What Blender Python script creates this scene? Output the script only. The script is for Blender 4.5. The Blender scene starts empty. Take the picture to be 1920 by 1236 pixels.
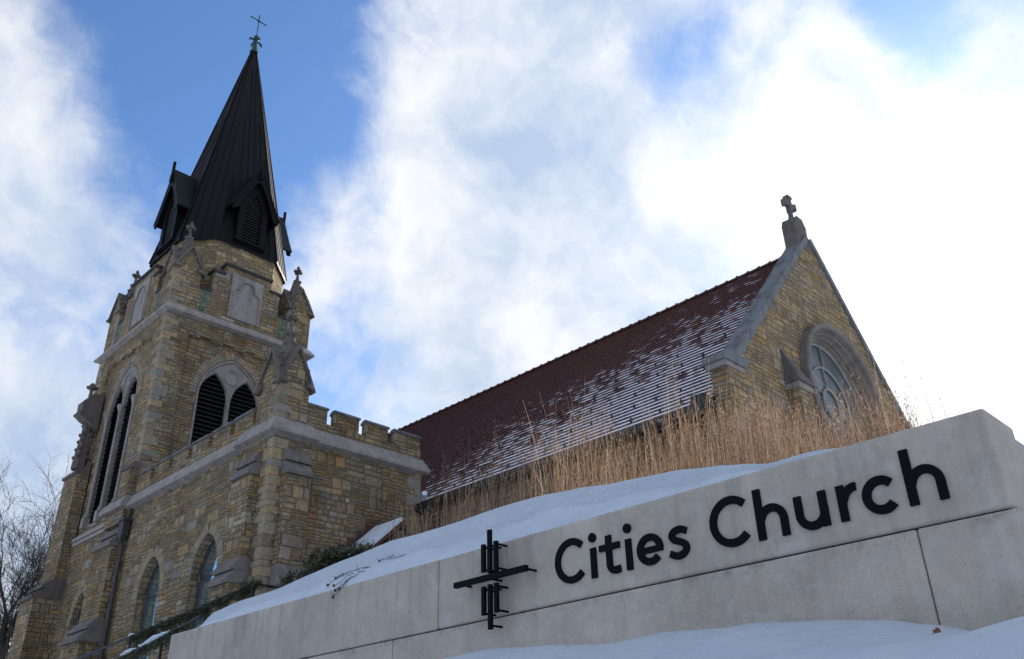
import bpy, bmesh, math, random
from mathutils import Vector, Matrix, noise
from mathutils.geometry import tessellate_polygon
random.seed(7)
PI = math.pi
sc = bpy.context.scene
COL = sc.collection
V = Vector

# ---------------------------------------------------------------- camera
# axes: X = across the nave (away right), Y = along the nave (away left), Z up, camera at the origin
F = 1650.08
P_, R_, Y_ = [math.radians(a) for a in (28.15987, -1.44392, 45.27916)]
def _basis():
    cp, sp = math.cos(P_), math.sin(P_)
    fw = V((0, cp, sp)); up = V((0, -sp, cp)); rt = V((1, 0, 0))
    r2 = math.cos(R_) * rt + math.sin(R_) * up
    u2 = -math.sin(R_) * rt + math.cos(R_) * up
    e1 = V((-math.sin(Y_), math.cos(Y_), 0)); e2 = V((math.cos(Y_), math.sin(Y_), 0)); e3 = V((0, 0, 1))
    tr = lambda a: V((a.dot(e2), a.dot(e1), a.dot(e3)))
    return tr(r2), tr(u2), tr(fw)
CR, CU, CF = _basis()
def ray(px, py):
    return (CF + CR * ((px - 960) / F) - CU * ((py - 618) / F)).normalized()
cd = bpy.data.cameras.new('camera'); cam = bpy.data.objects.new('camera', cd); COL.objects.link(cam)
cam.matrix_world = Matrix(((CR.x, CU.x, -CF.x, 0), (CR.y, CU.y, -CF.y, 0), (CR.z, CU.z, -CF.z, 0), (0, 0, 0, 1)))
cd.sensor_width = 36; cd.lens = F * 36 / 1920; cd.clip_end = 2000; cd.clip_start = 0.05
sc.camera = cam

# ---------------------------------------------------------------- node helper
class NT:
    def __init__(s, tree): s.t = tree; s.n = tree.nodes; s.l = tree.links
    def add(s, kind, **kw):
        n = s.n.new(kind)
        for k, v in kw.items(): setattr(n, k, v)
        return n
    def put(s, sock, v):
        if isinstance(v, bpy.types.NodeSocket): s.l.new(v, sock)
        elif v is not None:
            if sock.type == 'RGBA' and not hasattr(v, '__len__'): v = (v, v, v, 1)
            elif sock.type == 'RGBA' and len(v) == 3: v = (*v, 1)
            sock.default_value = v
    def m(s, op, a, b=None, c=None, clamp=False):
        n = s.add('ShaderNodeMath', operation=op); n.use_clamp = clamp
        s.put(n.inputs[0], a); s.put(n.inputs[1], b); s.put(n.inputs[2], c)
        return n.outputs[0]
    def vm(s, op, a, b=None):
        n = s.add('ShaderNodeVectorMath', operation=op)
        s.put(n.inputs[0], a); s.put(n.inputs[1], b)
        return n.outputs['Value'] if op in ('DOT_PRODUCT', 'LENGTH', 'DISTANCE') else n.outputs[0]
    def sep(s, v):
        n = s.add('ShaderNodeSeparateXYZ'); s.put(n.inputs[0], v); return n.outputs
    def comb(s, x, y, z=0.0):
        n = s.add('ShaderNodeCombineXYZ'); s.put(n.inputs[0], x); s.put(n.inputs[1], y); s.put(n.inputs[2], z); return n.outputs[0]
    def noise(s, v, scale, detail=3.0, rough=0.55, color=False, dist=0.0):
        n = s.add('ShaderNodeTexNoise'); s.put(n.inputs['Vector'], v)
        n.inputs['Scale'].default_value = scale; n.inputs['Detail'].default_value = detail
        n.inputs['Roughness'].default_value = rough; n.inputs['Distortion'].default_value = dist
        return n.outputs[1 if color else 0]
    def white(s, v):
        n = s.add('ShaderNodeTexWhiteNoise', noise_dimensions='4D'); s.put(n.inputs['Vector'], v); return n
    def step(s, v, a, b, lo=0.0, hi=1.0, smooth=True):
        n = s.add('ShaderNodeMapRange', interpolation_type='SMOOTHSTEP' if smooth else 'LINEAR')
        s.put(n.inputs[0], v)
        for i, q in enumerate((a, b, lo, hi)): s.put(n.inputs[i + 1], q)
        return n.outputs[0]
    def mix(s, f, a, b, mode='MIX'):
        n = s.add('ShaderNodeMix', data_type='RGBA', blend_type=mode)
        s.put(n.inputs[0], f); s.put(n.inputs[6], a); s.put(n.inputs[7], b); return n.outputs[2]
    def ramp(s, f, stops, const=False):
        n = s.add('ShaderNodeValToRGB'); r = n.color_ramp
        r.interpolation = 'CONSTANT' if const else 'LINEAR'
        r.elements[0].position, r.elements[0].color = stops[0][0], (*stops[0][1], 1)
        r.elements[1].position, r.elements[1].color = stops[-1][0], (*stops[-1][1], 1)
        for p, c in stops[1:-1]:
            e = r.elements.new(p); e.color = (*c, 1)
        s.put(n.inputs[0], f); return n.outputs[0]
    def bump(s, h, strength=0.5, dist=0.02):
        n = s.add('ShaderNodeBump'); n.inputs['Strength'].default_value = strength
        n.inputs['Distance'].default_value = dist; s.put(n.inputs['Height'], h); return n.outputs[0]

def material(name):
    m = bpy.data.materials.new(name); m.use_nodes = True
    t = NT(m.node_tree); b = m.node_tree.nodes['Principled BSDF']
    return m, t, b
def simple(name, col, rough=0.7, metal=0.0, var=0.25, scale=6.0, bump=0.2, bscale=40.0, bd=0.01):
    m, t, b = material(name)
    pos = t.add('ShaderNodeNewGeometry').outputs['Position']
    f = t.noise(pos, scale, 5)
    f = t.step(f, 0.25, 0.75, 1 - var, 1 + var, False)
    t.put(b.inputs['Base Color'], t.mix(1.0, col, t.comb(f, f, f), 'MULTIPLY'))
    b.inputs['Roughness'].default_value = rough; b.inputs['Metallic'].default_value = metal
    if bump: t.put(b.inputs['Normal'], t.bump(t.noise(pos, bscale, 4), bump, bd))
    return m

def stone_mat(name, W=0.80, H=0.40, stain=0.5, palette=None, warm=(1.08, .965, .84), mortar=(.105, .092, .072)):
    m, t, b = material(name)
    g = t.add('ShaderNodeNewGeometry')
    pos, nor = g.outputs['Position'], g.outputs['True Normal']
    nx, ny, nz = t.sep(nor)
    tx = t.vm('NORMALIZE', t.comb(t.m('MULTIPLY', ny, -1.0), nx, 0.0))
    wob = t.noise(pos, 1.6, 2, color=True)
    wob = t.vm('SUBTRACT', wob, (0.5, 0.5, 0.5))
    wobf = t.vm('SUBTRACT', t.noise(pos, 9.0, 2, color=True), (0.5, 0.5, 0.5))
    wx, wy, wz = t.sep(t.vm('ADD', t.vm('MULTIPLY', wob, (0.12, 0.12, 0.10)), t.vm('MULTIPLY', wobf, (0.055, 0.055, 0.035))))
    u = t.m('ADD', t.m('ADD', t.vm('DOT_PRODUCT', pos, tx), wx), 50.0)
    v = t.m('ADD', t.m('ADD', t.sep(pos)[2], wz), 50.0)
    vh = t.m('DIVIDE', v, H); row = t.m('FLOOR', vh); fv = t.m('FRACT', vh)
    ro = t.white(t.comb(row, 3.1, 7.7)).outputs['Value']
    uh = t.m('ADD', t.m('DIVIDE', u, W), ro); col = t.m('FLOOR', uh); fu = t.m('FRACT', uh)
    r1 = t.white(t.comb(col, row, 1.3)).outputs['Value']
    nr = t.m('ADD', 1.0, t.m('ADD', t.m('GREATER_THAN', r1, 0.17), t.m('ADD', t.m('GREATER_THAN', r1, 0.42), t.m('GREATER_THAN', r1, 0.78))))
    fv2 = t.m('MULTIPLY', fv, nr); sr = t.m('FLOOR', fv2); fv3 = t.m('FRACT', fv2)
    r2 = t.white(t.comb(col, row, t.m('ADD', sr, 11.5))).outputs['Value']
    nc = t.m('ADD', 1.0, t.m('ADD', t.m('GREATER_THAN', r2, 0.22), t.m('GREATER_THAN', r2, 0.72)))
    # uneven split of the columns
    fw = t.m('POWER', fu, t.step(r2, 0, 1, 0.75, 1.35, False))
    fu2 = t.m('MULTIPLY', fw, nc); scid = t.m('FLOOR', fu2); fu3 = t.m('FRACT', fu2)
    dx = t.m('DIVIDE', t.m('MULTIPLY', t.m('MINIMUM', fu3, t.m('SUBTRACT', 1.0, fu3)), W), nc)
    dy = t.m('DIVIDE', t.m('MULTIPLY', t.m('MINIMUM', fv3, t.m('SUBTRACT', 1.0, fv3)), H), nr)
    d = t.m('MINIMUM', dx, dy)
    idn = t.white(t.comb(t.m('ADD', col, t.m('MULTIPLY', scid, 0.31)), row, t.m('ADD', sr, 23.5)))
    idv, idc = idn.outputs['Value'], idn.outputs['Color']
    pal = palette or [(0.0, (.29, .238, .16)), (.16, (.255, .212, .148)), (.32, (.305, .243, .148)), (.46, (.25, .22, .17)),
                      (.58, (.275, .24, .18)), (.70, (.20, .17, .125)), (.78, (.255, .24, .215)), (.86, (.33, .24, .13)),
                      (.905, (.30, .20, .115)), (.93, (.33, .305, .26)), (.97, (.235, .24, .24))]
    base = t.ramp(idv, pal, True)
    lum = t.step(t.m('FRACT', t.m('MULTIPLY', idv, 37.7)), 0, 1, .80, 1.22, False)
    base = t.mix(1.0, base, t.comb(lum, t.m('MULTIPLY', lum, .99), t.m('MULTIPLY', lum, .97)), 'MULTIPLY')
    n1 = t.noise(pos, 7.0, 6, 0.65)
    f1 = t.step(n1, 0.25, 0.75, 0.62, 1.35, False)
    base = t.mix(1.0, base, t.comb(f1, f1, f1), 'MULTIPLY')
    # weather stains: brown blotches and dark runs
    sp = t.comb(t.m('MULTIPLY', u, 0.8), 0.0, t.m('MULTIPLY', v, 0.35))
    st = t.step(t.noise(sp, 0.9, 5, 0.6), 0.44, 0.66, 0.0, stain)
    base = t.mix(st, base, t.mix(1.0, base, (.48, .37, .25), 'MULTIPLY'))
    st2 = t.step(t.noise(pos, 0.55, 3), 0.50, 0.74, 0.0, 0.28)
    base = t.mix(st2, base, (.20, .195, .18))
    mort = t.step(d, 0.006, 0.021, 1.0, 0.0)
    base = t.mix(t.m('MULTIPLY', mort, 0.62), base, mortar)
    base = t.mix(1.0, base, warm, 'MULTIPLY')
    t.put(b.inputs['Base Color'], base)
    b.inputs['Roughness'].default_value = 0.92
    b.inputs['Specular IOR Level'].default_value = 0.2
    ix, iy, iz = t.sep(idc)
    hgt = t.m('MULTIPLY', t.step(d, 0.0, 0.05, 0.0, 1.0), 0.9)
    tilt = t.m('ADD', t.m('MULTIPLY', t.m('SUBTRACT', fu3, 0.5), t.m('SUBTRACT', ix, 0.5)), t.m('MULTIPLY', t.m('SUBTRACT', fv3, 0.5), t.m('SUBTRACT', iy, 0.5)))
    hgt = t.m('ADD', hgt, t.m('MULTIPLY', tilt, 1.3))
    hgt = t.m('ADD', hgt, t.m('MULTIPLY', idv, 0.5))
    hgt = t.m('ADD', hgt, t.m('MULTIPLY', n1, 1.3))
    t.put(b.inputs['Normal'], t.bump(hgt, 1.0, 0.055))
    return m

STONE = stone_mat('rubble_stone')
STONE_FINE = stone_mat('coursed_stone', W=0.62, H=0.26, stain=0.25, warm=(1.25, 1.13, .93))
STONE_GABLE = stone_mat('gable_stone', W=1.0, H=0.46, stain=0.2, warm=(1.2, 1.03, .86))

def limestone(name, col, jointed=True, dark=0.5):
    m, t, b = material(name)
    pos = t.add('ShaderNodeNewGeometry').outputs['Position']
    x, y, z = t.sep(pos)
    f = t.noise(pos, 3.0, 6, 0.6); f = t.step(f, 0.3, 0.7, 0.78, 1.15, False)
    base = t.mix(1.0, col, t.comb(f, f, t.m('MULTIPLY', f, 1.0)), 'MULTIPLY')
    sp = t.comb(t.m('MULTIPLY', x, 2.2), t.m('MULTIPLY', y, 2.2), t.m('MULTIPLY', z, 0.4))
    st = t.step(t.noise(sp, 1.3, 5, 0.65), 0.45, 0.72, 0.0, dark)
    base = t.mix(st, base, t.mix(1.0, base, (.45, .42, .40), 'MULTIPLY'))
    if jointed:
        w = t.m('FRACT', t.m('DIVIDE', t.m('ADD', t.m('ADD', x, y), 60.0), 1.15))
        j = t.step(t.m('MINIMUM', w, t.m('SUBTRACT', 1.0, w)), 0.004, 0.010, 0.45, 0.0)
        base = t.mix(j, base, (.09, .08, .075))
    t.put(b.inputs['Base Color'], base)
    b.inputs['Roughness'].default_value = 0.85
    b.inputs['Specular IOR Level'].default_value = 0.25
    t.put(b.inputs['Normal'], t.bump(t.noise(pos, 14.0, 6, 0.7), 0.35, 0.02))
    return m
LIME = limestone('limestone', (.305, .268, .24))
LIME_DARK = limestone('weathered_limestone', (.135, .112, .10), dark=0.7)
LIME_PLAIN = limestone('smooth_limestone', (.275, .243, .222), False)
COPE = limestone('mossy_coping_stone', (.165, .168, .172), False, 0.85)
ROSESTONE = limestone('rose_surround_stone', (.19, .165, .145), False, .6)
JOINT = simple('pale_mortar', (.33, .33, .33), .9, bump=0)
STONE_SHADE = stone_mat('eave_shaded_stone', W=.9, H=.4, stain=.8, warm=(.62, .52, .42))  # nave stone coloured darker to stand in for shade under the eave

def concrete_mat():
    m, t, b = material('cast_concrete')
    pos = t.add('ShaderNodeNewGeometry').outputs['Position']
    x, y, z = t.sep(pos)
    f = t.noise(pos, 1.7, 7, 0.65); f = t.step(f, 0.28, 0.72, 0.76, 1.16, False)
    fb = t.noise(pos, 6.0, 5, 0.7); fb = t.step(fb, 0.35, 0.7, 0.95, 1.06, False)
    base = t.mix(1.0, (.46, .395, .33), t.comb(t.m('MULTIPLY', f, fb), t.m('MULTIPLY', f, fb), t.m('MULTIPLY', f, fb)), 'MULTIPLY')
    sand = t.step(t.noise(pos, 160.0, 2, 0.6), 0.35, 0.65, 0.84, 1.14, False)
    base = t.mix(1.0, base, t.comb(sand, sand, sand), 'MULTIPLY')
    vo = t.add('ShaderNodeTexVoronoi'); t.put(vo.inputs['Vector'], pos); vo.inputs['Scale'].default_value = 34
    pit = t.step(vo.outputs['Distance'], 0.07, 0.15, 1.0, 0.0)
    pit = t.m('MULTIPLY', pit, t.m('GREATER_THAN', t.white(vo.outputs['Color']).outputs['Value'], 0.72))
    base = t.mix(t.m('MULTIPLY', pit, 0.8), base, (.09, .085, .08))
    # fine crazing and pale bloom, water streaks under the top edge
    bl = t.step(t.noise(pos, 3.2, 10, 0.8, dist=0.6), 0.50, 0.64, 0.0, 0.42)
    base = t.mix(bl, base, (.52, .51, .49))
    sp = t.comb(0.0, t.m('MULTIPLY', y, 5.0), t.m('MULTIPLY', z, 0.25))
    streak = t.m('MULTIPLY', t.step(t.noise(sp, 1.6, 5, 0.65), 0.47, 0.66, 0.0, 0.6), t.step(z, 1.25, 1.85, 0.45, 1.0))
    base = t.mix(streak, base, t.mix(1.0, base, (.70, .69, .68), 'MULTIPLY'))
    # dirt along the bed joint
    jd = t.m('ABSOLUTE', t.m('SUBTRACT', z, 1.262))
    jd = t.m('MULTIPLY', t.step(jd, 0.0, 0.06, 0.6, 0.0), t.step(t.noise(pos, 5.0, 5, 0.7), 0.48, 0.68))
    base = t.mix(jd, base, (.12, .115, .10))
    t.put(b.inputs['Base Color'], base)
    b.inputs['Roughness'].default_value = 0.8
    b.inputs['Specular IOR Level'].default_value = 0.3
    h = t.m('SUBTRACT', t.m('ADD', t.noise(pos, 120.0, 4, 0.7), t.m('MULTIPLY', t.noise(pos, 9.0, 4), 1.5)), t.m('MULTIPLY', pit, 1.5))
    t.put(b.inputs['Normal'], t.bump(h, 0.35, 0.004))
    return m
CONC = concrete_mat()

def snow_mat():
    m, t, b = material('snow')
    pos = t.add('ShaderNodeNewGeometry').outputs['Position']
    f = t.step(t.noise(pos, 2.5, 6, 0.6), 0.3, 0.7, 0.93, 1.04, False)
    t.put(b.inputs['Base Color'], t.mix(1.0, (.72, .77, .85), t.comb(f, f, f), 'MULTIPLY'))
    b.inputs['Roughness'].default_value = 0.55
    b.inputs['Specular IOR Level'].default_value = 0.25
    b.inputs['Subsurface Weight'].default_value = 0.15
    b.inputs['Subsurface Radius'].default_value = (.06, .08, .11)
    b.inputs['Subsurface Scale'].default_value = 0.6
    h = t.m('ADD', t.m('MULTIPLY', t.noise(t.vm('MULTIPLY', pos, (1.0, .45, 1.0)), 5.0, 6, 0.62), 1.2), t.m('MULTIPLY', t.noise(pos, 45.0, 5, 0.75), 0.30))
    t.put(b.inputs['Normal'], t.bump(h, 0.8, 0.12))
    return m
SNOW = snow_mat()

EAVE_X, EAVE_Z, RIDGE_X, RIDGE_Z = 20.05, 9.69, 27.70, 18.08
def roof_mat():
    m, t, b = material('clay_roof_tile')
    pos = t.add('ShaderNodeNewGeometry').outputs['Position']
    x, y, z = t.sep(pos)
    tt = t.m('DIVIDE', t.m('SUBTRACT', z, EAVE_Z), RIDGE_Z - EAVE_Z)
    NC = 42
    cr = t.m('MULTIPLY', tt, float(NC)); row = t.m('FLOOR', t.m('ADD', cr, 0.02)); fr = t.m('FRACT', t.m('ADD', cr, 0.02))
    cu = t.m('ADD', t.m('DIVIDE', y, 0.24), t.m('MULTIPLY', t.m('MODULO', row, 2.0), 0.5)); ci = t.m('FLOOR', cu); fc = t.m('FRACT', cu)
    rn = t.white(t.comb(row, ci, 4.4)); rv = rn.outputs['Value']
    base = t.ramp(rv, [(0, (.080, .024, .018)), (.35, (.105, .031, .023)), (.7, (.060, .021, .018)), (.9, (.115, .042, .030)), (1, (.048, .018, .017))])
    wn = t.step(t.noise(pos, 0.6, 4), 0.35, 0.65, 0.8, 1.25, False)
    base = t.mix(1.0, base, t.comb(wn, wn, wn), 'MULTIPLY')
    jl = t.step(t.m('MINIMUM', fc, t.m('SUBTRACT', 1.0, fc)), 0.02, 0.05, 0.6, 0.0)
    base = t.mix(jl, base, (.02, .008, .008))
    # snow caught on the tiles: more towards the eave and towards the gable
    yy = t.m('DIVIDE', t.m('SUBTRACT', y, 12.6), 14.0)
    front = t.step(yy, 0.0, 1.0, 0.90, 0.04, False)
    amt = t.m('SUBTRACT', front, tt)
    low = t.step(tt, 0.0, 0.10, 0.16, 0.0)
    amt = t.m('ADD', amt, low)
    ns = t.m('SUBTRACT', t.noise(t.vm('MULTIPLY', pos, (1.0, .6, 1.0)), 0.8, 6, 0.7), 0.5)
    amt = t.m('ADD', amt, t.m('MULTIPLY', ns, 0.75))
    amt = t.m('ADD', amt, t.m('MULTIPLY', t.m('SUBTRACT', rv, 0.5), 0.62))
    bare = t.step(t.noise(t.vm('MULTIPLY', pos, (1.0, .8, 1.0)), 0.55, 4, .65), .54, .66, 0.0, .55)
    amt = t.m('SUBTRACT', amt, bare)
    # a bare patch and the tiles near the ridge melted first
    cover = t.step(amt, 0.02, 0.30)
    strip = t.m('SUBTRACT', fr, t.step(cover, 0, 1, 0.78, 0.10, False))
    sm = t.m('MULTIPLY', t.step(strip, 0.0, 0.10), t.step(amt, -0.06, 0.02))
    clump = t.step(t.noise(pos, 2.2, 5, 0.7), 0.36, 0.44, 0.5, 1.0)
    sm = t.m('MULTIPLY', sm, clump)
    eave = t.m('MULTIPLY', t.step(t.m('ADD', tt, t.m('MULTIPLY', ns, 0.16)), 0.015, 0.04, 1.0, 0.0), t.step(y, 24.0, 18.0, 0.0, 1.0))
    sm = t.m('MAXIMUM', sm, eave)
    nz = t.sep(t.add('ShaderNodeNewGeometry').outputs['True Normal'])[2]
    sm = t.m('MULTIPLY', sm, t.m('GREATER_THAN', t.m('ABSOLUTE', nz), 0.45))
    base = t.mix(sm, base, (.74, .77, .83))
    t.put(b.inputs['Base Color'], base)
    t.put(b.inputs['Roughness'], t.step(sm, 0, 1, 0.55, 0.9, False))
    b.inputs['Specular IOR Level'].default_value = 0.3
    t.put(b.inputs['Normal'], t.bump(t.m('ADD', t.noise(pos, 9.0, 4), t.m('MULTIPLY', sm, 0.6)), 0.5, 0.02))
    return m
TILE = roof_mat()
TILE_PLAIN = simple('ridge_tile_clay', (.085, .030, .024), 0.6, var=.35)

def metal_roof():
    m, t, b = material('dark_standing_seam_metal')
    pos = t.add('ShaderNodeNewGeometry').outputs['Position']
    x, y, z = t.sep(pos)
    sp = t.comb(t.m('MULTIPLY', x, 3.0), t.m('MULTIPLY', y, 3.0), t.m('MULTIPLY', z, 0.25))
    f = t.noise(sp, 1.5, 5, 0.65)
    base = t.ramp(f, [(.3, (.0028, .0028, .0034)), (.55, (.005, .0045, .005)), (.75, (.011, .008, .0075))])
    t.put(b.inputs['Base Color'], base)
    b.inputs['Metallic'].default_value = 0.1
    t.put(b.inputs['Roughness'], t.step(f, .3, .7, .42, .6, False))
    b.inputs['Specular IOR Level'].default_value = 0.12
    t.put(b.inputs['Normal'], t.bump(t.noise(pos, 2.0, 3), 0.2, 0.03))
    return m
METAL = metal_roof()
METAL_GREEN = simple('green_black_sheet_metal', (.006, .011, .011), 0.6, 0.1, bump=0.1)
METAL_GREEN.node_tree.nodes['Principled BSDF'].inputs['Specular IOR Level'].default_value = .2
COPPER = simple('verdigris_copper', (.014, .045, .042), 0.6, 0.3, var=.4)
LOUVRE = simple('painted_louvre_slat', (.012, .020, .019), 0.55, 0.1, bump=0.1)
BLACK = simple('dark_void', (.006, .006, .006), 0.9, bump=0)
CAPMETAL = simple('bitumen_dark_coping', (.028, .029, .030), 0.7, var=.4)
LETTER = simple('black_powder_coat', (.0045, .005, .0065), 0.55, 0.0, var=.15, bump=0.08, bscale=200, bd=.002)
LETTER.node_tree.nodes['Principled BSDF'].inputs['Specular IOR Level'].default_value = .06
RAILM = simple('black_steel_rail', (.012, .012, .014), 0.45, 0.5, bump=0)
GUTTER = simple('dark_gutter_metal', (.020, .024, .024), 0.5, 0.4)
PIPE = simple('brown_downspout_metal', (.055, .045, .043), 0.55, 0.3, var=.35)
BRICK = simple('dark_red_flashing', (.075, .028, .022), 0.8, var=.4)
FRAME = simple('window_frame_paint', (.05, .045, .045), 0.5, bump=0)
TRACERY = simple('rose_window_tracery_paint', (.22, .225, .225), 0.6, bump=0.1)
ROSEGLASS = None
BARK = simple('dark_bark', (.028, .022, .018), 0.9, var=.4, bump=.5, bscale=20)
LEAFD = simple('dry_leaf_brown', (.20, .085, .035), 0.8, var=.4)
STEMD = simple('dead_flower_stem', (.035, .022, .022), 0.85, var=.4)

def glass_mat():
    m, t, b = material('window_glass')
    pos = t.add('ShaderNodeNewGeometry').outputs['Position']
    b.inputs['Base Color'].default_value = (.62, .82, .96, 1); b.inputs['Metallic'].default_value = .95
    b.inputs['Roughness'].default_value = 0.06
    b.inputs['Specular IOR Level'].default_value = 1.0
    b.inputs['IOR'].default_value = 1.9
    t.put(b.inputs['Normal'], t.bump(t.noise(pos, .8, 1), 0.03, 0.03))
    return m
GLASS = glass_mat()
def rose_glass():
    m, t, b = material('protective_glazing')
    pos = t.add('ShaderNodeNewGeometry').outputs['Position']
    f = t.step(t.noise(pos, 1.2, 4), .3, .7, .8, 1.2, False)
    t.put(b.inputs['Base Color'], t.mix(1.0, (.115, .125, .13), t.comb(f, f, f), 'MULTIPLY'))
    b.inputs['Roughness'].default_value = 0.35
    b.inputs['Specular IOR Level'].default_value = 0.5
    return m
ROSEGLASS = rose_glass()

def grass_mat():
    m, t, b = material('dry_prairie_grass')
    oi = t.add('ShaderNodeNewGeometry')
    rn = oi.outputs['Random Per Island']
    base = t.ramp(rn, [(0, (.32, .195, .115)), (.3, (.40, .26, .16)), (.5, (.20, .115, .07)), (.7, (.13, .08, .05)), (.86, (.62, .48, .34)), (1, (.30, .19, .12))])
    t.put(b.inputs['Base Color'], base)
    b.inputs['Roughness'].default_value = 0.7
    tr = t.add('ShaderNodeBsdfTranslucent'); t.put(tr.inputs[0], base)
    mx = t.add('ShaderNodeMixShader'); mx.inputs[0].default_value = 0.45
    out = [n for n in t.n if n.type == 'OUTPUT_MATERIAL'][0]
    t.l.new(b.outputs[0], mx.inputs[1]); t.l.new(tr.outputs[0], mx.inputs[2]); t.l.new(mx.outputs[0], out.inputs[0])
    return m
GRASS = grass_mat()
def leaf_mat(name, stops):
    m, t, b = material(name)
    rn = t.add('ShaderNodeNewGeometry').outputs['Random Per Island']
    t.put(b.inputs['Base Color'], t.ramp(rn, stops))
    b.inputs['Roughness'].default_value = 0.6
    return m
EVERG = leaf_mat('evergreen_needles', [(0, (.012, .020, .006)), (.4, (.026, .036, .011)), (.75, (.048, .052, .018)), (.95, (.12, .095, .035))])

# ---------------------------------------------------------------- mesh helpers
ORI = {}
class MB:
    def __init__(s): s.v = []; s.f = []; s.mi = []; s.mats = []
    def mid(s, mat):
        if mat not in s.mats: s.mats.append(mat)
        return s.mats.index(mat)
    def face(s, pts, mat):
        i = len(s.v); s.v.extend([V(p) for p in pts]); s.f.append(tuple(range(i, i + len(pts)))); s.mi.append(s.mid(mat))
    def mesh(s, vs, fs, mat):
        i = len(s.v); s.v.extend([V(p) for p in vs]); k = s.mid(mat)
        for f in fs: s.f.append(tuple(a + i for a in f)); s.mi.append(k)
    def box(s, x0, x1, y0, y1, z0, z1, mat):
        vs = [(x, y, z) for x in (x0, x1) for y in (y0, y1) for z in (z0, z1)]
        s.mesh(vs, [(0, 1, 3, 2), (4, 6, 7, 5), (0, 4, 5, 1), (2, 3, 7, 6), (0, 2, 6, 4), (1, 5, 7, 3)], mat)
    def prism(s, poly, axis, a, b, mat, matside=None):
        """poly of (u,z) pairs; axis 'X' -> u is Y and it is extruded in X; axis 'Y' -> u is X; 'Z' -> (x,y)"""
        def P(u, w, d): return (d, u, w) if axis == 'X' else ((u, d, w) if axis == 'Y' else (u, w, d))
        n = len(poly)
        tri = tessellate_polygon([[V((p[0], p[1], 0)) for p in poly]])
        vs = [P(p[0], p[1], a) for p in poly] + [P(p[0], p[1], b) for p in poly]
        s.mesh(vs, [tuple(t) for t in tri] + [tuple(n + i for i in reversed(t)) for t in tri], mat)
        s.mesh(vs, [(i, (i + 1) % n, n + (i + 1) % n, n + i) for i in range(n)], matside or mat)
    def panel(s, axis, c, outer, holes, mat):
        loops = [outer] + holes
        tri = tessellate_polygon([[V((p[0], p[1], 0)) for p in l] for l in loops])
        flat = [p for l in loops for p in l]
        vs = [(c, p[0], p[1]) if axis == 'X' else (p[0], c, p[1]) for p in flat]
        s.mesh(vs, [tuple(t) for t in tri], mat)
    def reveal(s, axis, c0, c1, loop, mat, closed=True):
        n = len(loop)
        for i in range(n if closed else n - 1):
            p, q = loop[i], loop[(i + 1) % n]
            if axis == 'X': s.face([(c0, *p), (c0, *q), (c1, *q), (c1, *p)], mat)
            else: s.face([(p[0], c0, p[1]), (q[0], c0, q[1]), (q[0], c1, q[1]), (p[0], c1, p[1])], mat)
    def tube(s, path, rad, mat, n=8, cap=True):
        path = [V(p) for p in path]
        if not hasattr(rad, '__len__'): rad = [rad] * len(path)
        rings = []; prev = None
        for i, p in enumerate(path):
            d = (path[min(i + 1, len(path) - 1)] - path[max(i - 1, 0)]).normalized()
            a = prev if prev is not None else (V((0, 0, 1)) if abs(d.z) < .9 else V((1, 0, 0)))
            x = (a - d * a.dot(d)); x = x.normalized() if x.length > 1e-6 else d.orthogonal().normalized()
            prev = x; y = d.cross(x)
            rings.append([p + (x * math.cos(2 * PI * k / n) + y * math.sin(2 * PI * k / n)) * rad[i] for k in range(n)])
        vs = [q for r in rings for q in r]; fs = []
        for i in range(len(path) - 1):
            for k in range(n): fs.append((i * n + k, i * n + (k + 1) % n, (i + 1) * n + (k + 1) % n, (i + 1) * n + k))
        if cap: fs += [tuple(range(n)), tuple((len(path) - 1) * n + k for k in range(n))]
        s.mesh(vs, fs, mat)
    def lathe(s, cx, cy, prof, mat, n=8, rot=0.0, sx=1, sy=1):
        vs = [(cx + sx * r * math.cos(2 * PI * k / n + rot), cy + sy * r * math.sin(2 * PI * k / n + rot), z) for r, z in prof for k in range(n)]
        fs = []
        for i in range(len(prof) - 1):
            for k in range(n): fs.append((i * n + k, i * n + (k + 1) % n, (i + 1) * n + (k + 1) % n, (i + 1) * n + k))
        fs += [tuple(range(n)), tuple((len(prof) - 1) * n + k for k in range(n))]
        s.mesh(vs, fs, mat)
    def band(s, x0, x1, y0, y1, prof, mat):
        """ring of mouldings round a rectangle; prof = (out, z)"""
        rings = [[(x0 - o, y0 - o, z), (x1 + o, y0 - o, z), (x1 + o, y1 + o, z), (x0 - o, y1 + o, z)] for o, z in prof]
        vs = [p for r in rings for p in r]; fs = []
        for i in range(len(prof) - 1):
            for k in range(4): fs.append((i * 4 + k, i * 4 + (k + 1) % 4, (i + 1) * 4 + (k + 1) % 4, (i + 1) * 4 + k))
        s.mesh(vs, fs, mat)
    def build(s, name, parent=None, smooth=False, origin=None, bevel=0.0, seg=1):
        if origin is None:
            lo = V([min(p[i] for p in s.v) for i in range(3)]); hi = V([max(p[i] for p in s.v) for i in range(3)])
            origin = V(((lo.x + hi.x) / 2, (lo.y + hi.y) / 2, lo.z))
        origin = V(origin)
        me = bpy.data.meshes.new(name)
        me.from_pydata([tuple(p - origin) for p in s.v], [], s.f)
        for mt in s.mats: me.materials.append(mt)
        me.polygons.foreach_set('material_index', s.mi)
        if smooth: me.polygons.foreach_set('use_smooth', [True] * len(me.polygons))
        if bevel:
            bm = bmesh.new(); bm.from_mesh(me)
            bmesh.ops.remove_doubles(bm, verts=bm.verts, dist=1e-5)
            es = [e for e in bm.edges if len(e.link_faces) == 2 and e.calc_face_angle(0) > 0.5]
            bmesh.ops.bevel(bm, geom=es, offset=bevel, segments=seg, affect='EDGES', profile=0.5)
            bm.to_mesh(me); bm.free()
        me.update()
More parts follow.
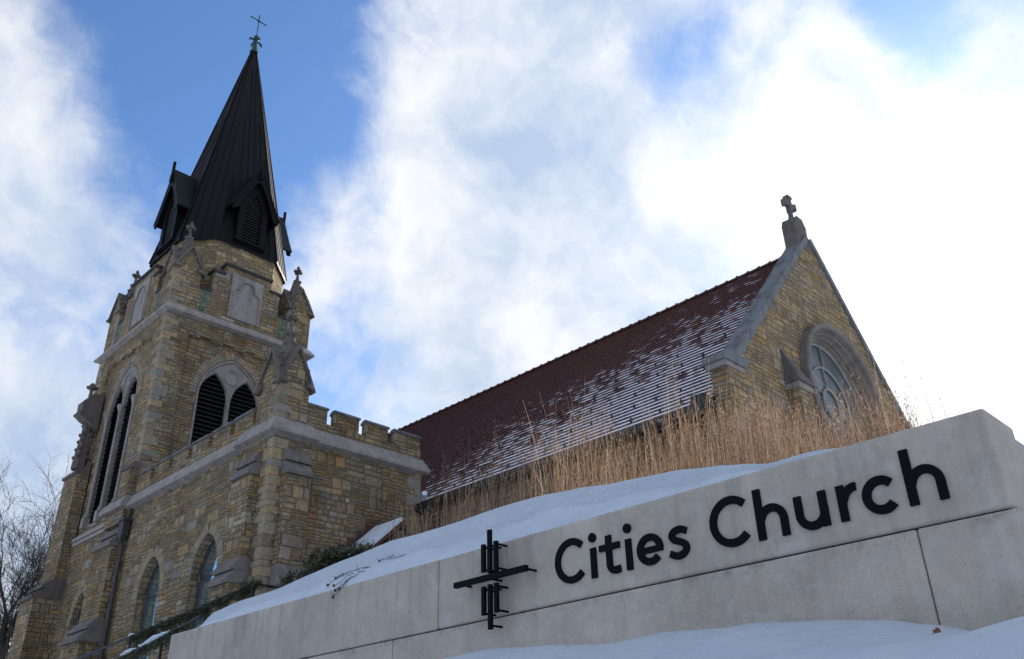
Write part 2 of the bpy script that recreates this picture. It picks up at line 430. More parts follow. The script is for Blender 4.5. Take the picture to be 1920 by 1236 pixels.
        o = bpy.data.objects.new(name, me); COL.objects.link(o)
        ORI[o.name] = origin
        o.location = origin
        if parent: o.parent = parent; o.location = origin - ORI[parent.name]
        return o
def empty(name, loc, parent=None):
    o = bpy.data.objects.new(name, None); COL.objects.link(o); o.empty_display_size = 0.3
    ORI[o.name] = V(loc); o.location = loc
    if parent: o.parent = parent; o.location = V(loc) - ORI[parent.name]
    return o
def tag(o, label=None, cat=None, group=None, kind=None):
    if label: o['label'] = label
    if cat: o['category'] = cat
    if group: o['group'] = group
    if kind: o['kind'] = kind
    return o
def copy_obj(o, delta, parent):
    c = o.copy(); COL.objects.link(c); c.parent = parent; c.location = o.location + V(delta); ORI[c.name] = ORI[o.name] + V(delta)
    return c

def arch(cx, hw, z0, zs, za, n=10):
    """pointed arch outline, bottom-left round to bottom-right"""
    h = za - zs; R = (h * h + hw * hw) / (2 * hw)
    pts = [(cx - hw, z0)]
    a1 = math.asin(min(1, h / R))
    for i in range(n + 1):
        a = a1 * i / n; pts.append((cx - hw + R - R * math.cos(a), zs + R * math.sin(a)))
    right = [(2 * cx - p[0], p[1]) for p in reversed(pts[:-1])]
    return pts + right
def circ(cx, cz, r, n=40, a0=0.0): return [(cx + r * math.cos(a0 + 2 * PI * i / n), cz + r * math.sin(a0 + 2 * PI * i / n)) for i in range(n)]
def interp(tab, x):
    tab = sorted(tab)
    if x <= tab[0][0]: return tab[0][1]
    for (a, p), (b, q) in zip(tab, tab[1:]):
        if x <= b:
            k = (x - a) / (b - a); k2 = k * k * (3 - 2 * k); return p + (q - p) * (0.5 * k + 0.5 * k2)
    return tab[-1][1]

def voussoirs(mb, axis, c, proud, cx, hw, zs, za, depth, mat, th=0.34):
    """ring of wedge stones standing proud round a pointed arch"""
    h = za - zs; R = (h * h + hw * hw) / (2 * hw); a1 = math.asin(min(1, h / R))
    for side in (1, -1):
        n = max(5, int(R * a1 / 0.14))
        for i in range(n):
            aa, ab = a1 * i / n + 0.008, a1 * (i + 1) / n - 0.008
            t = th * random.uniform(.85, 1.15); pr = proud + random.uniform(0, .012)
            q = []
            for rr, a in ((R + 0.002, aa), (R + t, aa), (R + t, ab), (R + 0.002, ab)):
                q.append((cx + side * (-hw + R - rr * math.cos(a)), zs + rr * math.sin(a)))
            mb.prism(q, axis, c - pr, c + 0.02, mat)

def quoins(mb, x, y, sx, sy, z0, z1, mat, proud=0.018):
    """corner stones, alternately long and short, at the corner (x,y); the wall lies towards +sx/+sy"""
    z = z0; k = 0
    while z < z1 - 0.15:
        h = random.uniform(.2, .42); h = min(h, z1 - z)
        lx, ly = ((random.uniform(.5, .7), random.uniform(.26, .36)) if k % 2 else (random.uniform(.26, .36), random.uniform(.5, .7)))
        p = proud + random.uniform(-.006, .012)
        xa, xb = sorted((x - sx * p, x + sx * lx)); ya, yb = sorted((y - sy * p, y + sy * ly))
        mb.box(xa, xb, ya, yb, z + .008, z + h - .008, mat); z += h; k += 1
QST = stone_mat('quoin_stone', W=3.0, H=1.7, stain=.35)

def per_island_stone():
    m, t, b = material('dressed_block_stone')
    g = t.add('ShaderNodeNewGeometry'); rn = g.outputs['Random Per Island']; pos = g.outputs['Position']
    base = t.ramp(rn, [(0, (.30, .23, .145)), (.2, (.25, .205, .15)), (.4, (.33, .245, .135)), (.6, (.235, .21, .175)), (.8, (.29, .24, .165)), (.95, (.20, .16, .115))], True)
    f = t.step(t.noise(pos, 6.0, 6, .65), .25, .75, .68, 1.3, False)
    base = t.mix(1.0, base, t.comb(f, f, f), 'MULTIPLY')
    t.put(b.inputs['Base Color'], base); b.inputs['Roughness'].default_value = .92; b.inputs['Specular IOR Level'].default_value = .2
    t.put(b.inputs['Normal'], t.bump(t.noise(pos, 7.0, 6, .65), .8, .035))
    return m
BLOCK = per_island_stone()

# ---------------------------------------------------------------- church
BASE = 1.6
church = tag(empty('church', (19.5, 27.0, BASE)), 'buff rubble stone Gothic church with dark spire, crenellated annex and red tiled nave roof', 'church')
TX0, TX1, TY0, TY1 = 13.95, 21.5, 36.3, 43.9
CX, CY = 17.8, 40.1

# --- tower shaft with stepped recessed panels and window openings
def stepped_recess(a0, a1, zb, zt):
    n = 9; w = (a1 - a0) / n; pts = [(a0, zb), (a0, zt)]
    for i in range(n):
        z = zt + (0.0 if i % 2 == 0 else 0.13)
        if i in (0, n - 1): z = zt
        pts += [(a0 + w * i + (0.0 if i else 0.0), z), (a0 + w * (i + 1), z)]
    pts += [(a1, zb)]
    out = []
    for p in pts:
        if not out or (abs(p[0] - out[-1][0]) + abs(p[1] - out[-1][1])) > 1e-4: out.append(p)
    return out
mb = MB()
ZT = 20.42
rA = stepped_recess(15.12, 20.32, 10.5, 19.58); wA = arch(17.62, 1.66, 11.5, 16.9, 19.12)
rB = stepped_recess(37.55, 42.65, 10.75, 19.58); wB = arch(40.0, 1.62, 11.28, 16.9, 19.1)
lan = arch(39.85, .72, 5.2, 6.9, 8.25)
mb.panel('Y', TY0, [(TX0, BASE), (TX0, ZT), (TX1, ZT), (TX1, BASE)], [rA], STONE)
mb.reveal('Y', TY0, TY0 + .13, rA, STONE)
mb.panel('Y', TY0 + .13, rA, [wA], STONE)
mb.reveal('Y', TY0 + .13, TY0 + .3, wA, STONE)
mb.panel('X', TX0, [(TY0, BASE), (TY0, ZT), (TY1, ZT), (TY1, BASE)], [rB, lan], STONE)
mb.reveal('X', TX0, TX0 + .13, rB, STONE)
mb.panel('X', TX0 + .13, rB, [wB], STONE)
mb.reveal('X', TX0 + .13, TX0 + .3, wB, STONE)
mb.reveal('X', TX0, TX0 + .6, lan, STONE)
mb.face([(TX1, TY0, BASE), (TX1, TY1, BASE), (TX1, TY1, ZT), (TX1, TY0, ZT)], STONE)
mb.face([(TX0, TY1, BASE), (TX1, TY1, BASE), (TX1, TY1, ZT), (TX0, TY1, ZT)], STONE)
voussoirs(mb, 'Y', TY0 + .13, .012, 17.62, 1.66, 16.9, 19.12, .2, BLOCK, .36)
voussoirs(mb, 'X', TX0 + .13, .012, 40.0, 1.62, 16.9, 19.1, .2, BLOCK, .36)
voussoirs(mb, 'X', TX0, .012, 39.85, .72, 6.9, 8.25, .2, BLOCK, .3)
quoins(mb, TX0, TY0, 1, 1, 12.6, ZT, BLOCK)
quoins(mb, TX0, TY1, 1, -1, 14.6, ZT, BLOCK)
tower = mb.build('tower_wall', church)

# string course
mb = MB()
mb.band(TX0, TX1, TY0, TY1, [(-.05, 20.40), (.05, 20.42), (.26, 20.52), (.27, 20.62), (.05, 20.92), (-.05, 20.93)], LIME)
mb.build('string_course', tower)

# --- belfry windows
def belfry(axis, c, cx, hw, z0, zs, za, shafts):
    """tracery plate with two lancets, louvres behind"""
    w = empty('belfry_window', (cx, c, z0) if axis == 'Y' else (c, cx, z0), church)
    mb = MB(); outer = arch(cx, hw - .01, z0, zs, za - .01, 14)
    lw = hw * .435; off = hw * .49
    l1 = arch(cx - off, lw, z0 + .15, zs - .05, zs + 1.25, 9); l2 = arch(cx + off, lw, z0 + .15, zs - .05, zs + 1.25, 9)
    mb.panel(axis, c, outer, [l1, l2], LIME_PLAIN)
    for l in (l1, l2): mb.reveal(axis, c, c + .14, l, LIME_PLAIN)
    # mouldings: rolls following the lancets and the outer arch
    def path(pts, dd): return [(p[0], c + dd, p[1]) if axis == 'Y' else (c + dd, p[0], p[1]) for p in pts]
    mb.tube(path(arch(cx, hw - .09, z0, zs, za - .12, 14), -.03), .055, LIME_PLAIN, 8)
    for o_ in (-off, off):
        mb.tube(path(arch(cx + o_, lw + .05, z0, zs - .05, zs + 1.34, 9), -.02), .04, LIME_PLAIN, 8)
    # spandrel circle, closed ring
    ring = circ(cx, zs + 1.27, hw * .215, 24); ring.append(ring[0])
    mb.tube(path(ring, -.01), .04, LIME_PLAIN, 6, False)
    drop = [(cx - .33, zs + 1.42), (cx - .16, zs + 1.68), (cx + .16, zs + 1.68), (cx + .33, zs + 1.42)]
    mb.tube(path(drop, -.01), .025, LIME_PLAIN, 6)
    if shafts:
        for sx_ in (-hw + .12, 0.0, hw - .12):
            x_, y_ = (cx + sx_, c - .06) if axis == 'Y' else (c - .06, cx + sx_)
            mb.lathe(x_, y_, [(.13, z0 + .02), (.13, z0 + .5), (.15, z0 + .55), (.15, z0 + .62), (.09, z0 + .72), (.085, zs - .62), (.11, zs - .58), (.09, zs - .52), (.10, zs - .40), (.17, zs - .16), (.19, zs - .14), (.19, zs - .02), (.10, zs)], LIME_PLAIN, 10)
            a, b_ = (cx + sx_ - .16, cx + sx_ + .16)
            if axis == 'X': mb.box(c - .24, c + .05, a, b_, z0, z0 + .48, LIME_PLAIN)
            else: mb.box(a, b_, c - .24, c + .05, z0, z0 + .48, LIME_PLAIN)
    fr = mb.build('tracery', w)
    mb = MB(); a, b_ = cx - hw + .05, cx + hw - .05
    z = z0 + .1
    while z < za - .1:
        # slats tilt outwards and down
        p = [(c + .05, z), (c + .07, z + .03), (c + .29, z + .21), (c + .27, z + .18)]
        if axis == 'Y': vs = [(xx, q[0], q[1]) for xx in (a, b_) for q in p]
        else: vs = [(q[0], xx, q[1]) for xx in (a, b_) for q in p]
        mb.mesh(vs, [(0, 1, 2, 3), (4, 5, 6, 7), (0, 1, 5, 4), (1, 2, 6, 5), (2, 3, 7, 6), (3, 0, 4, 7)], LOUVRE)
        z += .215
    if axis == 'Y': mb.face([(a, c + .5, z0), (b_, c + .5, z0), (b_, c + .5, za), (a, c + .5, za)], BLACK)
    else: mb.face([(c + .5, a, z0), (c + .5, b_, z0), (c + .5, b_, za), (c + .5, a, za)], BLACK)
    mb.build('louvre', w)
    return w
tag(belfry('Y', TY0 + .17, 17.62, 1.66, 11.5, 16.9, 19.12, False), 'twin-lancet louvred window above the annex battlements')
tag(belfry('X', TX0 + .17, 40.0, 1.62, 11.28, 16.9, 19.1, True), 'tall louvred window with stone shafts on the left tower face')
mb = MB()
mb.prism([(TX0 - .16, 10.70), (TX0 - .16, 10.82), (TX0 + .34, 11.34), (TX0 + .34, 10.70)], 'Y', 38.25, 42.0, LIME)
mb.prism([(TX0 - .10, 10.52), (TX0 - .12, 10.66), (TX0 + .1, 10.69), (TX0 + .1, 10.52)], 'Y', 38.25, 42.0, LIME)
mb.build('window_sill', church)

# --- small lancet windows (glass, frame)
def lancet(cx, hw, z0, zs, za, cglass, label=None):
    w = empty('lancet_window', (cglass, cx, z0), church)
    mb = MB(); o = arch(cx, hw - .01, z0, zs, za - .01, 10)
    inn = arch(cx, hw - .09, z0 + .08, zs, za - .11, 10)
    mb.panel('X', cglass, o, [inn], FRAME); mb.reveal('X', cglass, cglass + .06, inn, FRAME)
    for z in (zs - .1, zs - 1.3): mb.box(cglass + .005, cglass + .045, cx - hw + .1, cx + hw - .1, z, z + .05, FRAME)
    mb.build('frame', w)
    mb = MB(); mb.panel('X', cglass + .05, o, [], GLASS); mb.build('pane', w)
    if label: w['label'] = label
lancet(39.85, .72, 5.2, 6.9, 8.25, TX0 + .32)

# --- buttresses: profile in (X,z) extruded along Y, or (Y,z) extruded along X
CAPSTONE = limestone('buttress_cap_stone', (.185, .158, .142), False, .6)
def buttress(axis, a, b, wall, stages, zb, wmat=LIME_DARK):
    """stages from top: (z_top, z_lip, out) - out = projection of the stage under this weathering"""
    mb = MB(); prev_out = 0.0
    n = len(stages)
    for i, (zt, zl, out) in enumerate(stages):
        znext = stages[i + 1][0] if i + 1 < n else zb
        pr = [(wall + .05, znext), (wall - out, znext), (wall - out, zl), (wall + .05, zl)]
        mb.prism(pr, axis, a, b, STONE)
        mid = (zt + zl) / 2; po = prev_out
        w = [(wall + .04, zl + .002), (wall - out - .10, zl + .002), (wall - out - .12, zl + .12), (wall - (out * .45 + po * .55), mid + .04), (wall - po - .02, zt), (wall + .04, zt)]
        mb.prism(w, axis, a - .03, b + .03, wmat)
        if zt - zl > .8:
            w2 = [(wall + .03, mid + .02), (wall - (out * .55 + po * .45) - .08, mid + .02), (wall - (out * .55 + po * .45) - .09, mid + .13), (wall - po - .03, zt + .01), (wall + .03, zt + .01)]
            mb.prism(w2, axis, a - .05, b + .05, wmat)
        prev_out = out
    return mb
# near tower buttress on the left face (top carries a short capped stub)
mb = buttress('Y', TY0 - .05, 38.1, TX0, [(10.45, 9.42, .50), (6.60, 5.70, 1.0)], BASE, CAPSTONE)
mb.box(13.66, TX0 + .05, 36.30, 38.05, 10.42, 11.02, STONE)
mb.prism([(13.66 - .22, 11.02), (13.66 - .24, 11.16), (13.66 - .02, 11.5), (TX0 + .04, 11.5), (TX0 + .04, 11.02)], 'Y', 36.1, 38.35, LIME)
mb.box(13.62, TX0 + .04, 36.22, 37.1, 11.5, 12.72, STONE)
mb.prism([(13.54, 12.72), (13.54, 12.84), (TX0 + .03, 13.1), (TX0 + .03, 12.72)], 'Y', 36.15, 37.17, LIME_DARK)
mb.build('tower_buttress', church)
# far tower buttress
mb = buttress('Y', 42.2, 43.85, TX0, [(14.62, 13.98, .48), (9.10, 8.20, 1.15)], BASE, LIME_DARK)
mb.build('tower_buttress', church)
# canopy pinnacle growing out of the far buttress
mb = MB()
mb.lathe(13.62, 42.75, [(.34, 14.3), (.30, 15.0), (.22, 15.9), (.20, 16.35), (.30, 16.5)], LIME_DARK, 6)
for z_, r_ in ((14.9, .34), (15.3, .30), (15.7, .27), (16.05, .25)):
    for k in range(4):
        a = PI / 4 + k * PI / 2; x_, y_ = 13.62 + r_ * math.cos(a), 42.75 + r_ * math.sin(a)
        mb.lathe(x_, y_, [(.03, z_ - .08), (.09, z_), (.07, z_ + .07), (.02, z_ + .1)], LIME_DARK, 6)
mb.prism([(13.97, 16.30), (13.62, 16.42), (13.54, 16.60), (13.28, 16.72), (13.06, 16.88), (12.95, 16.94), (12.95, 17.01), (13.09, 17.03), (13.06, 17.58), (13.12, 17.66), (13.24, 17.70), (13.36, 17.98), (13.50, 18.10), (13.97, 18.12)], 'Y', 42.3, 43.0, LIME_DARK)
mb.lathe(13.42, 42.65, [(.10, 18.0), (.08, 18.22), (.10, 18.36), (.26, 18.44), (.28, 18.50), (.12, 18.56), (.13, 18.64), (.03, 18.74)], LIME_DARK, 8)
mb.build('pinnacle', church)

# --- spirelet pinnacle used on corner piers
def finial(mb, x, y, z, s, mat):
    mb.lathe(x, y, [(.05 * s, z), (.09 * s, z + .06 * s), (.06 * s, z + .12 * s), (.06 * s, z + .25 * s), (.10 * s, z + .30 * s)], mat, 8)
    for k in range(4):
        a = k * PI / 2
        dx, dy = math.cos(a), math.sin(a)
        mb.lathe(x + dx * .16 * s, y + dy * .16 * s, [(.03 * s, z + .26 * s), (.11 * s, z + .33 * s), (.10 * s, z + .42 * s), (.03 * s, z + .47 * s)], mat, 6)
    mb.lathe(x, y, [(.08 * s, z + .3 * s), (.12 * s, z + .45 * s), (.06 * s, z + .55 * s), (.10 * s, z + .63 * s), (.02 * s, z + .75 * s)], mat, 8)
def gablet_pier(x0, x1, y0, y1, zb, ze, za, ztop, faces='AB', name='corner_pier', parent=None, s=1.0, wallz=True):
    cx, cy = (x0 + x1) / 2, (y0 + y1) / 2
    root = empty(name, (cx, cy, zb), parent)
    mb = MB()
    if wallz: mb.box(x0, x1, y0, y1, zb, ze, STONE)
    # crossing gables, each a touch different in size so no faces share a plane
    mb.prism([(x0, ze), (x1, ze), (cx, za)], 'Y', y0, y1, STONE)
    mb.prism([(y0 + .002, ze - .001), (y1 - .002, ze - .001), (cy, za - .004)], 'X', x0 + .001, x1 - .001, STONE)
    quoins(mb, x0, y0, 1, 1, zb + .02, ze - .05, BLOCK, .012)
    mb.build('shaft', root)
    # raking copings with crockets on the four gables
    mb = MB(); t = .10 * s; e = .10
    def rake(axis, c, u0, um, d):
        up = (za - ze)
        L = math.hypot(um - u0, up); nx, nz = -up / L * (1 if um > u0 else -1), abs(um - u0) / L
        k = .12 * (1 if um < u0 else -1)
        p = [(u0 + k, ze - .12 * up / abs(um - u0)), (um, za), (um, za + t / nz * 1.0), (u0 + k + nx * t, ze - .12 * up / abs(um - u0) + nz * t)]
        if axis == 'Y': mb.prism(p, 'Y', c - e * d, c + .22 * d, LIME_DARK)
        else: mb.prism(p, 'X', c - e * d, c + .22 * d, LIME_DARK)
        for f in (.38, .74):
            q = (u0 + (um - u0) * f + nx * t, ze + up * f + nz * t)
            x_, y_ = (q[0], c) if axis == 'Y' else (c, q[0])
            mb.lathe(x_, y_, [(.03 * s, q[1] - .05), (.08 * s, q[1] + .03 * s), (.06 * s, q[1] + .09 * s), (.01, q[1] + .12 * s)], LIME_DARK, 6)
    for c, d in ((y0, 1), (y1, -1)): rake('Y', c, x0, cx, d); rake('Y', c, x1, cx, d)
    for c, d in ((x0, 1), (x1, -1)): rake('X', c + .001, y0, cy, d); rake('X', c + .001, y1, cy, d)
    mb.build('gablet_coping', root)
    mb = MB()
    r = (x1 - x0) * .40; zz = ze + (za - ze) * .35
    H = ztop - .62 * s - zz
    mb.lathe(cx, cy, [(r, zz), (r * .92, zz + H * .3), (r * .62, zz + H * .55), (r * .34, zz + H * .8), (.07 * s, zz + H)], LIME_DARK, 8, PI / 8)
    for f, rr in ((.38, .80), (.60, .54), (.80, .34)):
        for k in range(8):
            a = k * PI / 4 + PI / 8
            x_, y_ = cx + math.cos(a) * r * (rr + .06), cy + math.sin(a) * r * (rr + .06); z_ = zz + H * f
            if k % 2 == 0: mb.lathe(x_, y_, [(.02, z_ - .06 * s), (.085 * s, z_), (.07 * s, z_ + .08 * s), (.02, z_ + .12 * s)], LIME_DARK, 6)
    finial(mb, cx, cy, zz + H - .02, s, LIME_DARK)
    mb.build('pinnacle', root)
    return root
PB = 20.92
for (xa, xb) in ((13.97, 15.26), (20.18, 21.48)):
    for (ya, yb) in ((36.32, 37.62), (42.58, 43.88)):
        gablet_pier(xa, xb, ya, yb, PB, 23.08, 24.2, 26.0, parent=church)
# --- parapet between the piers, with stepped merlons, crenels and blind tracery panels
def tower_parapet(axis, c, d, u0, ctr):
    """c = outer plane, d = direction inwards"""
    r = empty('parapet', (ctr, c, PB) if axis == 'Y' else (c, ctr, PB), church)
    hw = 2.47
    pts = [(ctr - hw, PB), (ctr - hw, 22.22), (ctr - 1.83, 22.22), (ctr - 1.83, 23.42), (ctr - 1.24, 23.42), (ctr - 1.24, 24.04), (ctr + 1.24, 24.04),
           (ctr + 1.24, 23.42), (ctr + 1.83, 23.42), (ctr + 1.83, 22.22), (ctr + hw, 22.22), (ctr + hw, PB)]
    mb = MB(); mb.prism(pts, axis, c + .004 * d, c + .46 * d, STONE)
    mb.build('merlon_wall', r)
    def cap(a, b_, z, h=.13, o=.09):
        w = [(a, z + .002), (b_, z + .002), (b_, z + h), (a, z + h)]
        mb = MB(); mb.prism(w, axis, c - o * d, c + .56 * d, CAPMETAL); mb.build('merlon_cap', r)
    cap(ctr - 1.32, ctr + 1.32, 24.04); cap(ctr - 1.92, ctr - 1.245, 23.42); cap(ctr + 1.245, ctr + 1.92, 23.42)
    cap(ctr - hw + .002, ctr - 1.84, 22.22, .10, .05); cap(ctr + 1.84, ctr + hw - .002, 22.22, .10, .05)
    mb = MB(); a, b_ = ctr - .86, ctr + .86; z0, z1 = 21.24, 23.70
    outer = [(a, z0), (a, z1), (b_, z1), (b_, z0)]
    # trefoil-headed blind panel: frame plate with an opening, back plate
    op = [(a + .13, z0 + .02)]
    op += [(a + .13, 22.62)]
    for i in range(7): t = PI - i * PI / 6 * .55; op.append((a + .13 + .30 + .30 * math.cos(t), 22.62 + .30 * math.sin(t)))
    for i in range(13): t = PI * 1.06 - i * PI * 1.12 / 12; op.append((ctr + .44 * math.cos(t), 22.98 + .44 * math.sin(t)))
    left = [p for p in op if p[0] <= ctr]
    op = left + [(2 * ctr - p[0], p[1]) for p in reversed(left)]
    o2 = []
    for p in op:
        if not o2 or abs(p[0] - o2[-1][0]) + abs(p[1] - o2[-1][1]) > 1e-3: o2.append(p)
    mb.panel(axis, c - .05 * d, outer, [o2], LIME_PLAIN)
    mb.reveal(axis, c - .05 * d, c + .003 * d, outer, LIME_PLAIN)
    mb.reveal(axis, c - .05 * d, c - .008 * d, o2, LIME_PLAIN)
    mb.panel(axis, c - .008 * d, [(a + .03, z0 + .01), (a + .03, z1 - .03), (b_ - .03, z1 - .03), (b_ - .03, z0 + .01)], [], LIME_PLAIN)
    mb.tube([((p[0], c - .065 * d, p[1]) if axis == 'Y' else (c - .065 * d, p[0], p[1])) for p in o2], .025, LIME_PLAIN, 6)
    mb.build('blind_tracery', r)
    # green copper wash below the crenels
    return r
def copper_stain():
    m, t, b = material('copper_stained_stone')
    src = STONE.node_tree
    pos = t.add('ShaderNodeNewGeometry').outputs['Position']
    f = t.step(t.noise(pos, 3.0, 6, .7), .3, .7, .7, 1.2, False)
    base = t.mix(t.step(t.noise(pos, 6.0, 4, .7), .45, .62), (.06, .115, .08), (.20, .195, .13))
    x, y, z = t.sep(pos)
    fz = t.m('FRACT', t.m('DIVIDE', z, .16)); j = t.step(t.m('MINIMUM', fz, t.m('SUBTRACT', 1.0, fz)), .03, .09, .8, 0.0)
    base = t.mix(j, base, (.03, .05, .035))
    base = t.mix(1.0, base, t.comb(f, f, f), 'MULTIPLY')
    t.put(b.inputs['Base Color'], base); b.inputs['Roughness'].default_value = .9
    t.put(b.inputs['Normal'], t.bump(t.noise(pos, 8.0, 5, .7), .7, .03))
    return m
STAIN = copper_stain()
for ax, c, d, ctr in (('Y', TY0 + .04, 1, CX - .07), ('X', TX0 + .04, 1, CY), ('Y', TY1 - .04, -1, CX - .07), ('X', TX1 - .04, -1, CY)):
    r = tower_parapet(ax, c, d, 0, ctr)
    if d > 0:
        for s_ in (-1, 1):
            mb = MB(); a0 = ctr + s_ * 2.15; w0, w1 = .27, .2
            q = [(a0 - w0, 22.2), (a0 + w0, 22.2)]
            for i in range(7): q.append((a0 + w1 + random.uniform(-.06, .04) - .01 * i, 22.0 - i * .16))
            for i in range(7): q.append((a0 - w1 + random.uniform(-.04, .06) + .01 * i, 21.04 + i * .16))
            mb.prism(q, ax, c - .006, c + .01, STAIN)
            tag(mb.build('copper_stain', r), 'green copper wash below the parapet openings')
mb = MB(); mb.box(TX0 + .5, TX1 - .5, TY0 + .5, TY1 - .5, 21.7, 21.8, CAPMETAL)
mb.build('tower_deck', church)

# --- stone drum under the spire and spire
def octo(ap, hw, z): return [(CX + a, CY + b_, z) for a, b_ in ((-hw, -ap), (hw, -ap), (ap, -hw), (ap, hw), (hw, ap), (-hw, ap), (-ap, hw), (-ap, -hw))]
mb = MB()
lo = octo(3.0, 1.62, 21.75); hi = octo(3.0, 1.62, 25.82)
for k in range(8): mb.face([lo[k], lo[(k + 1) % 8], hi[(k + 1) % 8], hi[k]], STONE_FINE)
mb.build('spire_drum', church)
spire = empty('spire', (CX, CY, 25.8), church)
SPZ, SPT = 25.88, 42.5
mb = MB()
base = [V(p) for p in octo(3.14, 1.70, SPZ)]; apex = V((CX, CY, SPT + .6))
def at(p, z): k = (z - SPZ) / (apex.z - SPZ); return p + (apex - p) * k
top = [at(p, SPT) for p in base]
for k in range(8):
    a, b_ = base[k], base[(k + 1) % 8]
    mb.face([a, b_, top[(k + 1) % 8], top[k]], METAL)
mb.face([p + V((0, 0, -.0)) for p in base], METAL)
for k in range(8):   # eave fascia
    a, b_ = base[k], base[(k + 1) % 8]; o = V((0, 0, -.16))
    mb.face([a, b_, b_ + o, a + o], METAL)
mb.build('spire_cladding', spire)
mb = MB()
for k in range(8):
    a, b_ = base[k], base[(k + 1) % 8]
    ed = (b_ - a).normalized(); nrm = ed.cross(V((0, 0, 1))); nrm = (nrm + V((0, 0, .18))).normalized()
    if nrm.dot(a - V((CX, CY, a.z))) < 0: nrm = -nrm
    L = (b_ - a).length; n = max(3, round(L / .47))
    for i in range(n):
        f = (i + (0.0)) / n
        if i == 0: p, q, h, w = a, at(a, SPT), .07, .05
        else:
            p = a + (b_ - a) * f
            # seams run up the fall line and die into the hip
            mid = (a + b_) / 2; side = f - .5
            zt = SPZ + (apex.z - SPZ) * (1 - abs(side) * 2 * .98); zt = min(zt, SPT - .3)
            slope = (at(mid, zt) - mid); q = p + slope
            h, w = .05, .022
            # seams converge slightly with the taper as on the real sheeting
            q = q.lerp(at(p, zt), .55)
        off = nrm * h * .5
        mb.tube([p + off * .6, q + off * .6], [w, w * .7], METAL, 4)
mb.build('standing_seam', spire)

# dormers
def dormer(axis, d, label=None):
    """d=-1: front faces towards -axis"""
    r = empty('dormer', (CX, CY + d * 3.1, 26.0) if axis == 'Y' else (CX + d * 3.1, CY, 26.0), spire)
    C0 = (CY if axis == 'Y' else CX); U = (CX if axis == 'Y' else CY)
    c = C0 + d * 3.18                      # front wall plane
    def PR(mb, pts, a, b_, m): mb.prism([(U + p[0], p[1]) for p in pts], axis, C0 + d * a, C0 + d * b_, m)
    zb, ze, za = 26.0, 28.6, 31.0; hw = .86
    mb = MB()
    op = arch(U, .50, zb + .32, 28.1, 29.35, 8)
    outer = [(U - hw, zb), (U - hw, ze), (U, za - .35), (U + hw, ze), (U + hw, zb)]
    mb.panel(axis, c, outer, [op], METAL); mb.reveal(axis, c, c - d * .25, op, METAL)
    for s_ in (-1, 1):
        mb.prism([(U + s_ * hw, zb), (U + s_ * (hw - .02), zb), (U + s_ * (hw - .02), ze), (U + s_ * hw, ze)], axis, c, C0 + d * 1.9, METAL)
    mb.box(*((U - hw - .05, U + hw + .05) + tuple(sorted((c + d * .10, c - d * .1))) if axis == 'Y' else tuple(sorted((c + d * .10, c - d * .1))) + (U - hw - .05, U + hw + .05)), zb + .1, zb + .22, METAL)
    mb.build('dormer_front', r)
    mb = MB()
    # steep roof with flared eaves and overhang
    ov, th = 1.34, .09
    for s_ in (-1, 1):
        q = [(s_ * ov, 28.0), (s_ * ov * .62, 29.05), (0, za), (0, za + .14), (s_ * (ov * .62 + .09), 29.10), (s_ * (ov + .10), 28.05)]
        PR(mb, q, 3.46, .9, METAL_GREEN if axis == 'X' else METAL)
    mb.build('dormer_roof', r)
    mb = MB()   # cusped barge board
    for s_ in (-1, 1):
        q = [(s_ * ov, 27.93), (s_ * (ov - .05), 27.80), (s_ * (ov - .30), 27.95), (s_ * .80, 28.55), (s_ * .52, 29.25), (s_ * .20, 29.85), (0, 30.05), (0, za - .03), (s_ * ov * .62, 29.02)]
        PR(mb, q, 3.44, 3.34, METAL)
    PR(mb, [(-.05, za - .7), (.05, za - .7), (.05, za + .60), (-.05, za + .60)], 3.56, 3.42, METAL)
    PR(mb, [(-.10, za - .75), (.10, za - .75), (.07, za - .3), (-.07, za - .3)], 3.58, 3.44, METAL)
    mb.build('barge_board', r)
    mb = MB(); z = zb + .35
    while z < 29.3:
        q = [(3.08, z), (3.10, z + .03), (2.92, z + .15), (2.90, z + .12)]
        a, b_ = U - .52, U + .52
        pts = [(C0 + d * p[0], p[1]) for p in q]
        vs = [((xx, p[0], p[1]) if axis == 'Y' else (p[0], xx, p[1])) for xx in (a, b_) for p in pts]
        mb.mesh(vs, [(0, 1, 2, 3), (4, 5, 6, 7), (0, 1, 5, 4), (1, 2, 6, 5), (2, 3, 7, 6), (3, 0, 4, 7)], LOUVRE); z += .17
    cc = C0 + d * 2.85
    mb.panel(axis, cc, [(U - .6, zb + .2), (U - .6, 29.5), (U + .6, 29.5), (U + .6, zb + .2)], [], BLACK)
    mb.build('louvre', r)
    return r
# a dormer sits under spire, its pieces are sub-parts: keep it at part level of the church
def reparent(o, p):
    o.parent = p; o.location = ORI[o.name] - ORI[p.name]
for ax, d in (('Y', -1), ('X', -1), ('X', 1), ('Y', 1)):
    reparent(dormer(ax, d), church)
